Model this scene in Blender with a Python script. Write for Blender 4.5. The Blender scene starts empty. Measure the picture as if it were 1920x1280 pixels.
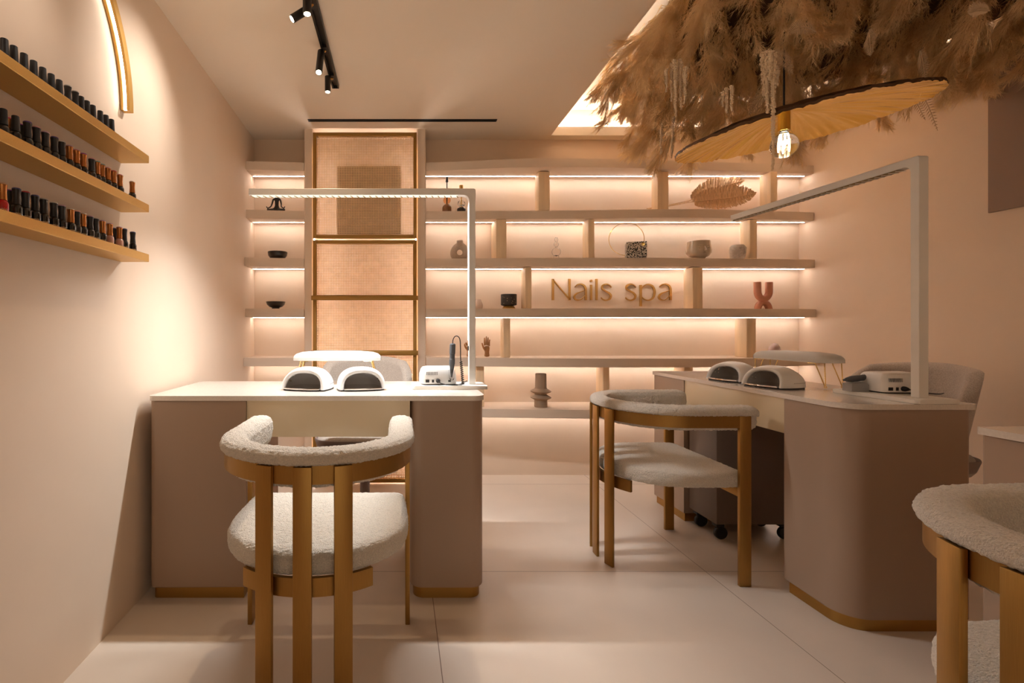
import bpy, bmesh, math, random
from math import sin, cos, pi, radians, sqrt, atan2
from mathutils import Vector, Matrix, noise
random.seed(7)
C = bpy.context.scene.collection
R = radians

# ------------------------------------------------------------------ camera
F, X0, Y0, CH = 915.0, 750.0, 615.0, 1.06           # focal length in px, vanishing point, eye height


def at(px, py, y):
    """point on the ray of a photo position at the real distance y"""
    return Vector(((px - X0) * y / F, y, CH - (py - Y0) * y / F))


cam_d = bpy.data.cameras.new('camera')
cam = bpy.data.objects.new('camera', cam_d)
C.objects.link(cam)
cam.location = (0, 0, CH)
cam.rotation_euler = (pi / 2, 0, 0)
cam_d.sensor_width = 36
cam_d.lens = F / 1920 * 36
cam_d.shift_x = (960 - X0) / 1920
cam_d.shift_y = -(640 - Y0) / 1920
cam_d.clip_start = 0.02
bpy.context.scene.camera = cam

# ------------------------------------------------------------------ materials
def mat(name, col, rough=.5, metal=0., var=0., vscale=6., bump=0., bscale=60., stretch=None, coat=0., trans=0.,
        emit=None, estr=0., sheen=0., ior=1.45, spec=.5, aniso=0., col2=None, objrand=0., detail=4.):
    m = bpy.data.materials.new(name)
    m.use_nodes = True
    nt = m.node_tree
    b = nt.nodes['Principled BSDF']
    I = b.inputs
    c4 = (*col, 1)
    I['Base Color'].default_value = c4
    I['Roughness'].default_value = rough
    I['Metallic'].default_value = metal
    I['IOR'].default_value = ior
    I['Specular IOR Level'].default_value = spec
    I['Coat Weight'].default_value = coat
    I['Coat Roughness'].default_value = .08
    I['Transmission Weight'].default_value = trans
    I['Sheen Weight'].default_value = sheen
    I['Anisotropic'].default_value = aniso
    if emit:
        I['Emission Color'].default_value = (*emit, 1)
        I['Emission Strength'].default_value = estr
    tc = None
    if var or bump:
        tc = nt.nodes.new('ShaderNodeTexCoord')
        mp = nt.nodes.new('ShaderNodeMapping')
        nt.links.new(tc.outputs['Object'], mp.inputs['Vector'])
        if stretch:
            mp.inputs['Scale'].default_value = stretch
    if var:
        n = nt.nodes.new('ShaderNodeTexNoise')
        n.inputs['Scale'].default_value = vscale
        n.inputs['Detail'].default_value = detail
        nt.links.new(mp.outputs['Vector'], n.inputs['Vector'])
        r = nt.nodes.new('ShaderNodeValToRGB')
        c2 = col2 if col2 else tuple(max(0, x * (1 - var)) for x in col)
        r.color_ramp.elements[0].position = .3
        r.color_ramp.elements[1].position = .7
        r.color_ramp.elements[0].color = (*c2, 1)
        r.color_ramp.elements[1].color = c4
        nt.links.new(n.outputs['Fac'], r.inputs['Fac'])
        out = r.outputs['Color']
        nt.links.new(out, I['Base Color'])
    if objrand:
        oi = nt.nodes.new('ShaderNodeObjectInfo')
        r2 = nt.nodes.new('ShaderNodeValToRGB')
        r2.color_ramp.elements[0].color = (*[x * (1 - objrand) for x in col], 1)
        r2.color_ramp.elements[1].color = (*[min(1, x * (1 + objrand * .45)) for x in col], 1)
        nt.links.new(oi.outputs['Random'], r2.inputs['Fac'])
        nt.links.new(r2.outputs['Color'], I['Base Color'])
    if bump:
        n2 = nt.nodes.new('ShaderNodeTexNoise')
        n2.inputs['Scale'].default_value = bscale
        n2.inputs['Detail'].default_value = 5
        nt.links.new(mp.outputs['Vector'], n2.inputs['Vector'])
        bp = nt.nodes.new('ShaderNodeBump')
        bp.inputs['Strength'].default_value = bump
        bp.inputs['Distance'].default_value = .01
        nt.links.new(n2.outputs['Fac'], bp.inputs['Height'])
        nt.links.new(bp.outputs['Normal'], I['Normal'])
    return m


def emis(name, col, s):
    m = bpy.data.materials.new(name)
    m.use_nodes = True
    nt = m.node_tree
    nt.nodes.remove(nt.nodes['Principled BSDF'])
    e = nt.nodes.new('ShaderNodeEmission')
    e.inputs['Color'].default_value = (*col, 1)
    e.inputs['Strength'].default_value = s
    nt.links.new(e.outputs[0], nt.nodes['Material Output'].inputs['Surface'])
    return m


WARM = (1, .885, .81)
M = {}
M['plaster'] = mat('limewash plaster', (.78, .625, .485), .75, var=.06, vscale=2.2, bump=.10, bscale=9, detail=8)
M['ceiling'] = mat('ceiling paint', (.75, .64, .51), .85)
M['shelf'] = mat('shelf plaster', (.74, .60, .47), .7, var=.05, vscale=3, bump=.05, bscale=12)
M['taupe'] = mat('taupe lacquer', (.36, .25, .178), .42, coat=.12)
M['cream'] = mat('cream lacquer', (.66, .54, .36), .38, coat=.2)
M['quartz'] = mat('cream quartz', (.74, .665, .59), .13, var=.10, vscale=160, coat=.4)
M['brass'] = mat('brushed brass', (.41, .23, .066), .42, metal=1, var=.12, vscale=40, stretch=(30, 30, .6), bump=.04, bscale=60)
M['brassflat'] = mat('brass plinth', (.44, .25, .07), .38, metal=1)
M['gold'] = mat('satin gold paint', (.60, .35, .095), .42, metal=.6, var=.06, vscale=300)
M['goldframe'] = mat('ochre gold frame', (.36, .19, .04), .45, metal=.4)
M['goldwire'] = mat('polished gold wire', (.86, .62, .25), .2, metal=1)
M['boucle'] = mat('ivory boucle', (.88, .79, .67), .95, sheen=.2, bump=.9, bscale=300, var=.22, vscale=260)
M['felt'] = mat('grey wool felt', (.52, .44, .37), .95, var=.35, vscale=260, sheen=.2, bump=.15, bscale=350)
M['shelltaupe'] = mat('taupe shell underside', (.25, .19, .17), .5)
M['white'] = mat('white plastic', (.76, .745, .72), .3, coat=.2)
M['whitemetal'] = mat('white powder coat', (.78, .74, .68), .42)
M['whitesoft'] = mat('white leatherette', (.60, .585, .555), .45, bump=.03, bscale=300)
M['chrome'] = mat('mirror chrome', (.62, .58, .55), .08, metal=1)
M['darkglass'] = mat('dark mirror interior', (.80, .76, .73), .3, metal=.0)
M['black'] = mat('matt black', (.012, .011, .011), .45)
M['blackmetal'] = mat('black track metal', (.02, .017, .014), .38, metal=.3)
M['rubber'] = mat('grey rubber', (.085, .09, .1), .6)
M['greyplastic'] = mat('grey plastic', (.30, .29, .28), .5)
M['darkwood'] = mat('black marble', (.035, .026, .022), .3, var=.6, vscale=8, stretch=(1, 1, 4), coat=.3)
M['bronze'] = mat('black bronze', (.028, .02, .017), .3, coat=.2)
M['wood'] = mat('pale spruce', (.92, .69, .44), .55, var=.16, vscale=3.2, stretch=(9, 9, .8), bump=.05, bscale=30, detail=6)
M['handwood'] = mat('stained wood', (.46, .21, .075), .5, var=.2, vscale=20, stretch=(3, 3, .5))
M['cane'] = mat('woven cane', (.72, .47, .235), .6, var=.15, vscale=25)
M['cavity'] = mat('grille black', (.03, .02, .012), .8)
M['terracotta'] = mat('terracotta', (.58, .25, .155), .55, var=.08, vscale=30)
M['stoneware'] = mat('greige stoneware', (.36, .245, .16), .7, bump=.05, bscale=200)
M['speckle'] = mat('sandy ceramic', (.62, .50, .40), .85, var=.2, vscale=220)
M['glaze'] = mat('taupe glaze', (.50, .40, .29), .2, coat=.5)
M['paleglaze'] = mat('pale glaze', (.66, .56, .47), .3, var=.25, vscale=90, coat=.3)
M['pinkglaze'] = mat('blush glaze', (.74, .58, .48), .4, coat=.2)
M['glass'] = mat('clear glass', (1, 1, 1), .02, trans=1, ior=1.45)
M['amber'] = mat('amber glass', (1, .56, .3), .03, trans=1, ior=1.2)
M['brownglass'] = mat('brown glass', (.25, .11, .045), .15, coat=.5)
M['egg'] = mat('mauve glaze', (.50, .38, .36), .25, coat=.4)
M['leafd'] = mat('dried palm', (.82, .54, .31), .7, var=.35, vscale=30, stretch=(8, 8, 1))
M['leafl'] = mat('dried palm pale', (.90, .66, .42), .7, var=.3, vscale=30, stretch=(8, 8, 1))
M['planter'] = mat('black dotted ceramic', (.03, .026, .024), .5)
M['shade'] = mat('hammered gold leaf', (.86, .60, .15), .24, metal=1, bump=.3, bscale=9, stretch=(1, 1, 1))
M['shadeback'] = mat('bronze rim', (.09, .045, .02), .5, metal=.6)
M['recess'] = mat('taupe wall panel', (.26, .175, .125), .7)
def pampas_mat():
    m = bpy.data.materials.new('pampas grass'); m.use_nodes = True
    nt = m.node_tree; b = nt.nodes['Principled BSDF']
    g = nt.nodes.new('ShaderNodeNewGeometry')
    n = nt.nodes.new('ShaderNodeTexNoise'); n.inputs['Scale'].default_value = 7; n.inputs['Detail'].default_value = 3
    r = nt.nodes.new('ShaderNodeValToRGB'); r.color_ramp.elements[0].position = .36; r.color_ramp.elements[1].position = .64
    r.color_ramp.elements[0].color = (.70, .50, .265, 1); r.color_ramp.elements[1].color = (.94, .77, .50, 1)
    nt.links.new(g.outputs['Position'], n.inputs['Vector']); nt.links.new(n.outputs['Fac'], r.inputs['Fac'])
    nt.links.new(r.outputs['Color'], b.inputs['Base Color']); b.inputs['Roughness'].default_value = .9
    b.inputs['Specular IOR Level'].default_value = .15
    tl = nt.nodes.new('ShaderNodeBsdfTranslucent'); nt.links.new(r.outputs['Color'], tl.inputs['Color'])
    mx = nt.nodes.new('ShaderNodeMixShader'); mx.inputs[0].default_value = .42
    nt.links.new(b.outputs[0], mx.inputs[1]); nt.links.new(tl.outputs[0], mx.inputs[2])
    nt.links.new(mx.outputs[0], nt.nodes['Material Output'].inputs['Surface'])
    return m
M['pampas'] = pampas_mat()
M['pampasdark'] = mat('pampas mount', (.055, .028, .012), .95)
M['amaranth'] = mat('dried amaranth', (.74, .58, .40), .9, bump=.3, bscale=200)
M['fern'] = mat('dried fern', (.52, .37, .23), .85)
M['fabricdark'] = mat('dark cabinet', (.135, .095, .07), .5)
M['letter'] = mat('gold lettering', (.55, .30, .08), .4, metal=.35)
M['cuptext'] = mat('gold print', (.75, .55, .3), .35, metal=.6)
M['led'] = emis('warm led strip', WARM, 36)
M['ledcove'] = emis('cove led strip', (1, .86, .74), 40)
M['ledarch'] = emis('arch led line', (1, .92, .82), 18)
M['leddesk'] = emis('neutral led cells', (1, .95, .72), .95)
M['ledpost'] = emis('neutral led post', (1, .96, .95), 4)
M['ledoff'] = mat('unlit led strip', (.22, .14, .05), .5)
M['lens'] = emis('spot lens', (1, .84, .6), 45)
M['filament'] = emis('glowing filament', (1, .80, .5), 60)

# cane alpha not needed: real lattice. terrazzo + floor special materials
def terrazzo():
    m = bpy.data.materials.new('black and white terrazzo'); m.use_nodes = True
    nt = m.node_tree; b = nt.nodes['Principled BSDF']
    tc = nt.nodes.new('ShaderNodeTexCoord')
    n = nt.nodes.new('ShaderNodeTexNoise'); n.inputs['Scale'].default_value = 130; n.inputs['Detail'].default_value = 1
    r = nt.nodes.new('ShaderNodeValToRGB'); r.color_ramp.interpolation = 'CONSTANT'
    r.color_ramp.elements[0].color = (.03, .027, .025, 1); r.color_ramp.elements[1].color = (.72, .65, .55, 1)
    r.color_ramp.elements[1].position = .5
    nt.links.new(tc.outputs['Object'], n.inputs['Vector']); nt.links.new(n.outputs['Fac'], r.inputs['Fac'])
    nt.links.new(r.outputs['Color'], b.inputs['Base Color']); b.inputs['Roughness'].default_value = .6
    return m
M['terrazzo'] = terrazzo()


def floor_mat():
    m = bpy.data.materials.new('large cream floor tiles'); m.use_nodes = True
    nt = m.node_tree; b = nt.nodes['Principled BSDF']
    tc = nt.nodes.new('ShaderNodeTexCoord')
    sep = nt.nodes.new('ShaderNodeSeparateXYZ'); nt.links.new(tc.outputs['Object'], sep.inputs[0])

    def line(sock, off, pitch, w):
        a = nt.nodes.new('ShaderNodeMath'); a.operation = 'SUBTRACT'; a.inputs[1].default_value = off
        nt.links.new(sock, a.inputs[0])
        p = nt.nodes.new('ShaderNodeMath'); p.operation = 'PINGPONG'; p.inputs[1].default_value = pitch / 2
        nt.links.new(a.outputs[0], p.inputs[0])
        l = nt.nodes.new('ShaderNodeMath'); l.operation = 'LESS_THAN'; l.inputs[1].default_value = w
        nt.links.new(p.outputs[0], l.inputs[0]); return l.outputs[0]
    l1 = line(sep.outputs[0], .1285, 1.203, .0013)
    l2 = line(sep.outputs[1], 2.127, 1.19, .0016)
    mx = nt.nodes.new('ShaderNodeMath'); mx.operation = 'MAXIMUM'
    nt.links.new(l1, mx.inputs[0]); nt.links.new(l2, mx.inputs[1])
    n = nt.nodes.new('ShaderNodeTexNoise'); n.inputs['Scale'].default_value = 2.3; n.inputs['Detail'].default_value = 8
    nt.links.new(tc.outputs['Object'], n.inputs['Vector'])
    r = nt.nodes.new('ShaderNodeValToRGB'); r.color_ramp.elements[0].position = .3; r.color_ramp.elements[1].position = .75
    r.color_ramp.elements[0].color = (.62, .52, .43, 1); r.color_ramp.elements[1].color = (.69, .585, .485, 1)
    nt.links.new(n.outputs['Fac'], r.inputs['Fac'])
    mix = nt.nodes.new('ShaderNodeMix'); mix.data_type = 'RGBA'
    nt.links.new(mx.outputs[0], mix.inputs[0]); nt.links.new(r.outputs['Color'], mix.inputs[6])
    mix.inputs[7].default_value = (.20, .13, .09, 1)
    nt.links.new(mix.outputs[2], b.inputs['Base Color'])
    b.inputs['Roughness'].default_value = .38
    return m
M['floor'] = floor_mat()


def planter_mat():
    m = M['planter']; nt = m.node_tree; b = nt.nodes['Principled BSDF']
    tc = nt.nodes.new('ShaderNodeTexCoord')
    v = nt.nodes.new('ShaderNodeTexVoronoi'); v.inputs['Scale'].default_value = 70
    nt.links.new(tc.outputs['Object'], v.inputs['Vector'])
    r = nt.nodes.new('ShaderNodeValToRGB'); r.color_ramp.elements[0].position = .12; r.color_ramp.elements[1].position = .2
    r.color_ramp.elements[0].color = (.5, .36, .22, 1); r.color_ramp.elements[1].color = (.03, .026, .024, 1)
    nt.links.new(v.outputs['Distance'], r.inputs['Fac']); nt.links.new(r.outputs['Color'], b.inputs['Base Color'])
planter_mat()

# ------------------------------------------------------------------ mesh helpers
class MB:
    def __init__(s):
        s.bm = bmesh.new()

    def _bev(s, fs, bev, seg):
        if bev:
            es = list({e for f in fs for e in f.edges})
            bmesh.ops.bevel(s.bm, geom=es, offset=bev, segments=seg, affect='EDGES', profile=.5)

    def box(s, x0, x1, y0, y1, z0, z1, bev=0, seg=2):
        v = [s.bm.verts.new(p) for p in ((x0, y0, z0), (x1, y0, z0), (x1, y1, z0), (x0, y1, z0),
                                         (x0, y0, z1), (x1, y0, z1), (x1, y1, z1), (x0, y1, z1))]
        fs = [s.bm.faces.new([v[i] for i in q]) for q in
              ((0, 3, 2, 1), (4, 5, 6, 7), (0, 1, 5, 4), (1, 2, 6, 5), (2, 3, 7, 6), (3, 0, 4, 7))]
        s._bev(fs, bev, seg)
        return s

    def prism(s, pts, a0, a1, bev=0, seg=2, axis='z'):
        f3 = {'z': lambda p, a: (p[0], p[1], a), 'y': lambda p, a: (p[0], a, p[1]), 'x': lambda p, a: (a, p[0], p[1])}[axis]
        lo = [s.bm.verts.new(f3(p, a0)) for p in pts]
        hi = [s.bm.verts.new(f3(p, a1)) for p in pts]
        n = len(pts)
        caps = [s.bm.faces.new(lo[::-1]), s.bm.faces.new(hi)]
        for i in range(n):
            j = (i + 1) % n
            s.bm.faces.new((lo[i], lo[j], hi[j], hi[i]))
        if bev:
            es = list({e for f in caps for e in f.edges})
            bmesh.ops.bevel(s.bm, geom=es, offset=bev, segments=seg, affect='EDGES', profile=.5)
        return s

    def grid(s, rows, wu=False, wv=False, flip=False):
        """rows of points -> quads; wu closes along a row, wv closes across rows"""
        V = [[s.bm.verts.new(p) for p in r] for r in rows]
        m, n = len(V), len(V[0])
        for i in range(m if wv else m - 1):
            for j in range(n if wu else n - 1):
                q = [V[i][j], V[i][(j + 1) % n], V[(i + 1) % m][(j + 1) % n], V[(i + 1) % m][j]]
                if flip:
                    q.reverse()
                try:
                    s.bm.faces.new(q)
                except ValueError:
                    pass
        return V

    def lathe(s, prof, c=(0, 0, 0), n=32, M4=None):
        rows = []
        for r, z in prof:
            row = [Vector((r * cos(2 * pi * k / n), r * sin(2 * pi * k / n), z)) for k in range(n)]
            rows.append(row)
        for row in rows:
            for k, p in enumerate(row):
                row[k] = (M4 @ p if M4 else p) + Vector(c)
        V = s.grid(rows, wu=True)
        for end, rev in ((0, True), (-1, False)):
            if prof[end][0] > 1e-6:
                f = V[end][::-1] if rev else V[end]
                s.bm.faces.new(f)
        bmesh.ops.remove_doubles(s.bm, verts=[v for r in V for v in r], dist=1e-6)
        return s

    def tube(s, pts, r, n=10, caps=True):
        pts = [Vector(p) for p in pts]
        m = len(pts)
        rs = r if isinstance(r, (list, tuple)) else [r] * m
        t = (pts[1] - pts[0]).normalized()
        up = Vector((0, 0, 1)) if abs(t.z) < .9 else Vector((1, 0, 0))
        u = t.cross(up).normalized()
        rows = []
        for i in range(m):
            a = pts[max(0, i - 1)]; b = pts[min(m - 1, i + 1)]
            t = (b - a).normalized()
            u = (u - t * u.dot(t)).normalized()
            w = t.cross(u)
            rows.append([pts[i] + (u * cos(2 * pi * k / n) + w * sin(2 * pi * k / n)) * rs[i] for k in range(n)])
        V = s.grid(rows, wu=True)
        if caps:
            s.bm.faces.new(V[0][::-1]); s.bm.faces.new(V[-1])
        return s

    def ball(s, c, r, n=16, m=10):
        if not isinstance(r, (list, tuple)):
            r = (r, r, r)
        g = bmesh.ops.create_uvsphere(s.bm, u_segments=n, v_segments=m, radius=1)
        for v in g['verts']:
            v.co = Vector((v.co.x * r[0], v.co.y * r[1], v.co.z * r[2])) + Vector(c)
        return s

    def xf(s, M4):
        bmesh.ops.transform(s.bm, matrix=M4, verts=s.bm.verts[:])
        return s

    def mesh(s, name, m, smooth=28):
        me = bpy.data.meshes.new(name)
        bmesh.ops.recalc_face_normals(s.bm, faces=s.bm.faces[:])
        s.bm.to_mesh(me); s.bm.free()
        if smooth:
            for p in me.polygons:
                p.use_smooth = True
            me.set_sharp_from_angle(angle=R(smooth))
        me.materials.append(m)
        return me

    def build(s, name, m, parent=None, smooth=28):
        return link(name, s.mesh(name, m, smooth), parent)


def link(name, me, parent=None):
    o = bpy.data.objects.new(name, me)
    C.objects.link(o)
    if parent:
        o.parent = parent
    return o


def thing(name, label, cat, loc=(0, 0, 0), rz=0, group=None):
    o = bpy.data.objects.new(name, None)
    o.empty_display_size = .05
    C.objects.link(o)
    o.location = loc; o.rotation_euler = (0, 0, rz)
    o['label'] = label; o['category'] = cat
    if group:
        o['group'] = group
    return o


def tag(o, label, cat, group=None, kind=None):
    o['label'] = label; o['category'] = cat
    if group:
        o['group'] = group
    if kind:
        o['kind'] = kind
    return o


def struct(o, label=None):
    o['kind'] = 'structure'
    if label:
        o['label'] = label; o['category'] = o.name.split('_')[0]
    return o


def dup(root, loc=None, rz=None, label=None, group=None):
    r = root.copy(); C.objects.link(r)
    if loc is not None:
        r.location = loc
    if rz is not None:
        r.rotation_euler = (0, 0, rz)
    if label:
        r['label'] = label
    if group:
        r['group'] = group
    for ch in list(root.children):
        c = ch.copy(); C.objects.link(c); c.parent = r
        for g in ch.children:
            d = g.copy(); C.objects.link(d); d.parent = c
    return r


def rrect(x0, x1, y0, y1, rad, n=8):
    """rounded rectangle, radii (x0y0, x1y0, x1y1, x0y1)"""
    if not isinstance(rad, (list, tuple)):
        rad = [rad] * 4
    pts = []
    for (cx, cy, sx, sy, a0), r in zip(((x0, y0, 1, 1, pi), (x1, y0, -1, 1, 1.5 * pi), (x1, y1, -1, -1, 0), (x0, y1, 1, -1, .5 * pi)), rad):
        if r < 1e-5:
            pts.append((cx, cy)); continue
        for k in range(n + 1):
            a = a0 + pi / 2 * k / n
            pts.append((cx + sx * r + r * cos(a), cy + sy * r + r * sin(a)))
    return pts


def catmull(P, n=8):
    P = [Vector(p) for p in P]
    out = []
    for i in range(len(P) - 1):
        p0 = P[max(0, i - 1)]; p1 = P[i]; p2 = P[i + 1]; p3 = P[min(len(P) - 1, i + 2)]
        for k in range(n):
            t = k / n
            out.append(.5 * ((2 * p1) + (p2 - p0) * t + (2 * p0 - 5 * p1 + 4 * p2 - p3) * t * t + (3 * p1 - p0 - 3 * p2 + p3) * t ** 3))
    out.append(P[-1])
    return out


def skin_mesh(name, nodes, edges, m, sub=2):
    me = bpy.data.meshes.new(name)
    me.from_pydata([n[:3] for n in nodes], edges, [])
    o = bpy.data.objects.new(name, me); C.objects.link(o)
    md = o.modifiers.new('s', 'SKIN'); md.use_smooth_shade = True
    for i, n in enumerate(nodes):
        sv = me.skin_vertices[0].data[i]
        r = n[3]
        sv.radius = r if isinstance(r, (tuple, list)) else (r, r)
        sv.use_root = (i == 0)
    sd = o.modifiers.new('d', 'SUBSURF'); sd.levels = sub; sd.render_levels = sub
    dg = bpy.context.evaluated_depsgraph_get()
    out = bpy.data.meshes.new_from_object(o.evaluated_get(dg))
    bpy.data.objects.remove(o)
    out.name = name
    out.materials.clear(); out.materials.append(m)
    for p in out.polygons:
        p.use_smooth = True
    return out


def text_mesh(body, size, ext, m):
    cu = bpy.data.curves.new('lettering', 'FONT'); cu.body = body; cu.size = size; cu.extrude = ext
    cu.align_x = 'CENTER'
    o = bpy.data.objects.new('t', cu); C.objects.link(o)
    dg = bpy.context.evaluated_depsgraph_get()
    me = bpy.data.meshes.new_from_object(o.evaluated_get(dg))
    bpy.data.objects.remove(o)
    me.name = 'lettering'
    me.materials.clear(); me.materials.append(m)
    return me

# ------------------------------------------------------------------ room shell
YB, XR, HC, YR = 3.527, 2.883, 2.421, -2.4


def XL(y):
    return -.975 - .022 * y


struct(MB().box(-1.4, 3.3, YR - .2, YB + .2, -.08, 0).build('floor', M['floor'], smooth=0))
struct(MB().prism([(XL(YR), YR), (XL(YB), YB), (-1.3, YB), (-1.3, YR)], 0, 2.75).build('wall_left', M['plaster'], smooth=0))
struct(MB().box(XR, XR + .12, YR, YB, 0, 2.75).build('wall_right', M['plaster'], smooth=0))
struct(MB().box(-1.3, XR + .12, YB, YB + .12, 0, 2.75).build('wall_back', M['plaster'], smooth=0))
rear = MB()
rear.box(-1.3, -.7, YR - .12, YR, 0, 2.75).box(2.5, XR + .12, YR - .12, YR, 0, 2.75).box(-.7, 2.5, YR - .12, YR, 2.25, 2.75)
struct(rear.build('wall_rear', M['plaster'], smooth=0))
# ceiling: soffit with a long opening, raised lid above it with a light cove round the edge
RX0, RX1, RY0, RY1 = 1.066, 2.74, .25, 3.446
ce = MB()
ce.box(-1.3, RX0, YR, YB, HC, HC + .062)
ce.box(RX0, XR, RY1, YB, HC, HC + .062)
ce.box(RX1, XR, RY0, RY1, HC, HC + .062)
ce.box(RX0, XR, YR, RY0, HC, HC + .062)
ce.box(-1.3, XR + .12, YR, YB + .12, 2.637, 2.76)
struct(ce.build('ceiling', M['ceiling'], smooth=0))
cove = thing('cove_light', 'warm light strip hidden on the rim of the raised ceiling recess', 'light strip', (0, 0, HC + .062))
MB().box(RX0 + .05, RX1, RY1 + .035, RY1 + .055, .001, .008).build('led_strip', M['ledcove'], cove)
MB().box(RX0 - .07, RX0 - .05, RY0, RY1, .001, .008).build('led_strip', M['ledcove'], cove)
MB().box(RX1 + .05, RX1 + .07, RY0, RY1, .001, .008).build('led_strip', M['ledcove'], cove)  # unseen strip, added on this side to brighten the right wall

# dark panel on the right wall
pn = at(1870, 400, 2.383)
tag(MB().box(XR - .012, XR - .0005, 1.25, 2.383, 1.062 + (Y0 - 400) * 2.383 / F, HC - .05, .001).build('wall_panel', M['recess']),
    'dark taupe rectangular panel on the right wall at the photo edge', 'panel')

# linear slot diffuser in the ceiling
sd = thing('slot_diffuser', 'long thin black air slot in the ceiling above the rattan panels', 'air vent', (0, 0, HC))
xa, xb = at(578, 226, 3.20).x, at(931, 226, 3.20).x
MB().box(xa, xb, 3.178, 3.212, -.004, -.0004).build('slot_frame', M['black'], sd)
MB().box(xa + .01, xb - .01, 3.193, 3.197, -.008, -.004).build('vane', M['blackmetal'], sd)

# two square pillars that hold the rattan panels
PY = 3.335
struct(MB().prism(rrect(at(570, 0, PY).x, at(587.5, 0, PY).x, PY, YB, (.012, .012, 0, 0)), 0, HC).build('trim_1', M['plaster']))
struct(MB().prism(rrect(at(781, 0, PY).x, at(798.5, 0, PY).x, PY, YB, (.012, .012, 0, 0)), 0, HC).build('trim_2', M['plaster']))
PL0, PL1, PR0, PR1 = at(570, 0, PY).x, at(587.5, 0, PY).x, at(781, 0, PY).x, at(798.5, 0, PY).x

# ------------------------------------------------------------------ shelves
SH = {1: 2.193, 2: 1.866, 3: 1.536, 4: 1.192, 5: .861, 6: .528}
ST = .057
front = {
    1: [(-1.06, 3.31), (-.62, 3.338), (.17, 3.342), (.9, 3.26), (1.7, 3.29), (2.883, 3.40)],
    2: [(-1.06, 3.316), (-.62, 3.362), (.17, 3.366), (1.27, 3.337), (2.0, 3.307), (2.883, 3.40)],
    3: [(-1.06, 3.28), (-.62, 3.33), (.17, 3.34), (1.2, 3.30), (2.0, 3.32), (2.883, 3.39)],
    4: [(-1.06, 3.30), (-.62, 3.32), (.17, 3.33), (1.0, 3.26), (2.0, 3.28), (2.883, 3.38)],
    5: [(-1.06, 3.26), (-.62, 3.29), (.17, 3.30), (.9, 3.21), (1.6, 3.18), (2.3, 3.22), (2.883, 3.36)],
    6: [(.17, 3.26), (.9, 3.19), (1.6, 3.19), (2.883, 3.35)],
}
ordn = {1: 'topmost', 2: 'second from top', 3: 'third from top', 4: 'fourth from top', 5: 'fifth from top', 6: 'lowest'}
whatR = {1: 'above the dried palm leaf', 2: 'under the dried palm leaf', 3: 'above the lettering', 4: 'under the lettering',
         5: 'under the two wooden hands', 6: 'carrying the ribbed vase'}
whatL = {1: 'above the seated figurine', 2: 'under the seated figurine', 3: 'under the round black bowl',
         4: 'under the footed black bowl', 5: 'just above the desk'}


def shelf(k, x0, x1, label, grp, wall_l=False):
    cur = [p for p in catmull([(a, b, 0) for a, b in front[k]], 14)]
    pts = [(p.x, p.y) for p in cur if x0 + .003 < p.x < x1 - .003]

    def yat(x):
        for a, b in zip(cur, cur[1:]):
            if a.x <= x <= b.x:
                return a.y + (b.y - a.y) * (x - a.x) / max(1e-6, b.x - a.x)
        return cur[0].y if x < cur[0].x else cur[-1].y
    f = [(x0, yat(x0))] + pts + [(x1, yat(x1))]
    if wall_l:
        f[0] = (XL(f[0][1]) + .001, f[0][1])
        poly = f + [(x1, YB - .001), (XL(YB) + .001, YB - .001)]
    else:
        poly = f + [(x1, YB - .001), (x0, YB - .001)]
    t = thing('display_shelf', label, 'shelf', (0, 0, SH[k] - ST), 0, grp)
    MB().prism(poly, 0, ST, .004, 2).build('board', M['shelf'], t)
    yl = 3.458
    a = XL(yl) + .01 if wall_l else x0 + .003
    b = x1 - .02 if x1 > 2 else x1 - .003
    MB().box(a, b, yl - .003, yl + .003, -.0016, .0005).build('led_strip', M['led'], t)
    return t


for k in range(1, 7):
    shelf(k, PR1 + .0005, XR - .0005, f'long plaster shelf right of rattan panels, {ordn[k]}, {whatR[k]}', 'long plaster shelves')
for k in range(1, 6):
    shelf(k, -1.05, PL0 - .0005, f'short plaster shelf left of rattan panels, {ordn[k]}, {whatL[k]}', 'short plaster shelves', True)

# ------------------------------------------------------------------ rattan panels
FY = 3.300


def cane(mb, x0, x1, z0, z1, y, p=.01135, w=.0056):
    nx = int(round((x1 - x0) / p)); nz = int(round((z1 - z0) / p))
    for i in range(nx + 1):
        x = x0 + (x1 - x0) * i / nx
        mb.box(x - w / 2, x + w / 2, y - .0012, y, z0, z1)
    for j in range(nz + 1):
        z = z0 + (z1 - z0) * j / nz
        mb.box(x0, x1, y, y + .0012, z - w / 2, z + w / 2)


def frame(mb, x0, x1, z0, z1, y0, y1, w, wb=None):
    wb = wb or w
    mb.box(x0, x0 + w, y0, y1, z0, z1, .0015).box(x1 - w, x1, y0, y1, z0, z1, .0015)
    mb.box(x0 + w, x1 - w, y0, y1, z0, z0 + wb, .0015).box(x0 + w, x1 - w, y0, y1, z1 - wb, z1, .0015)


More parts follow.
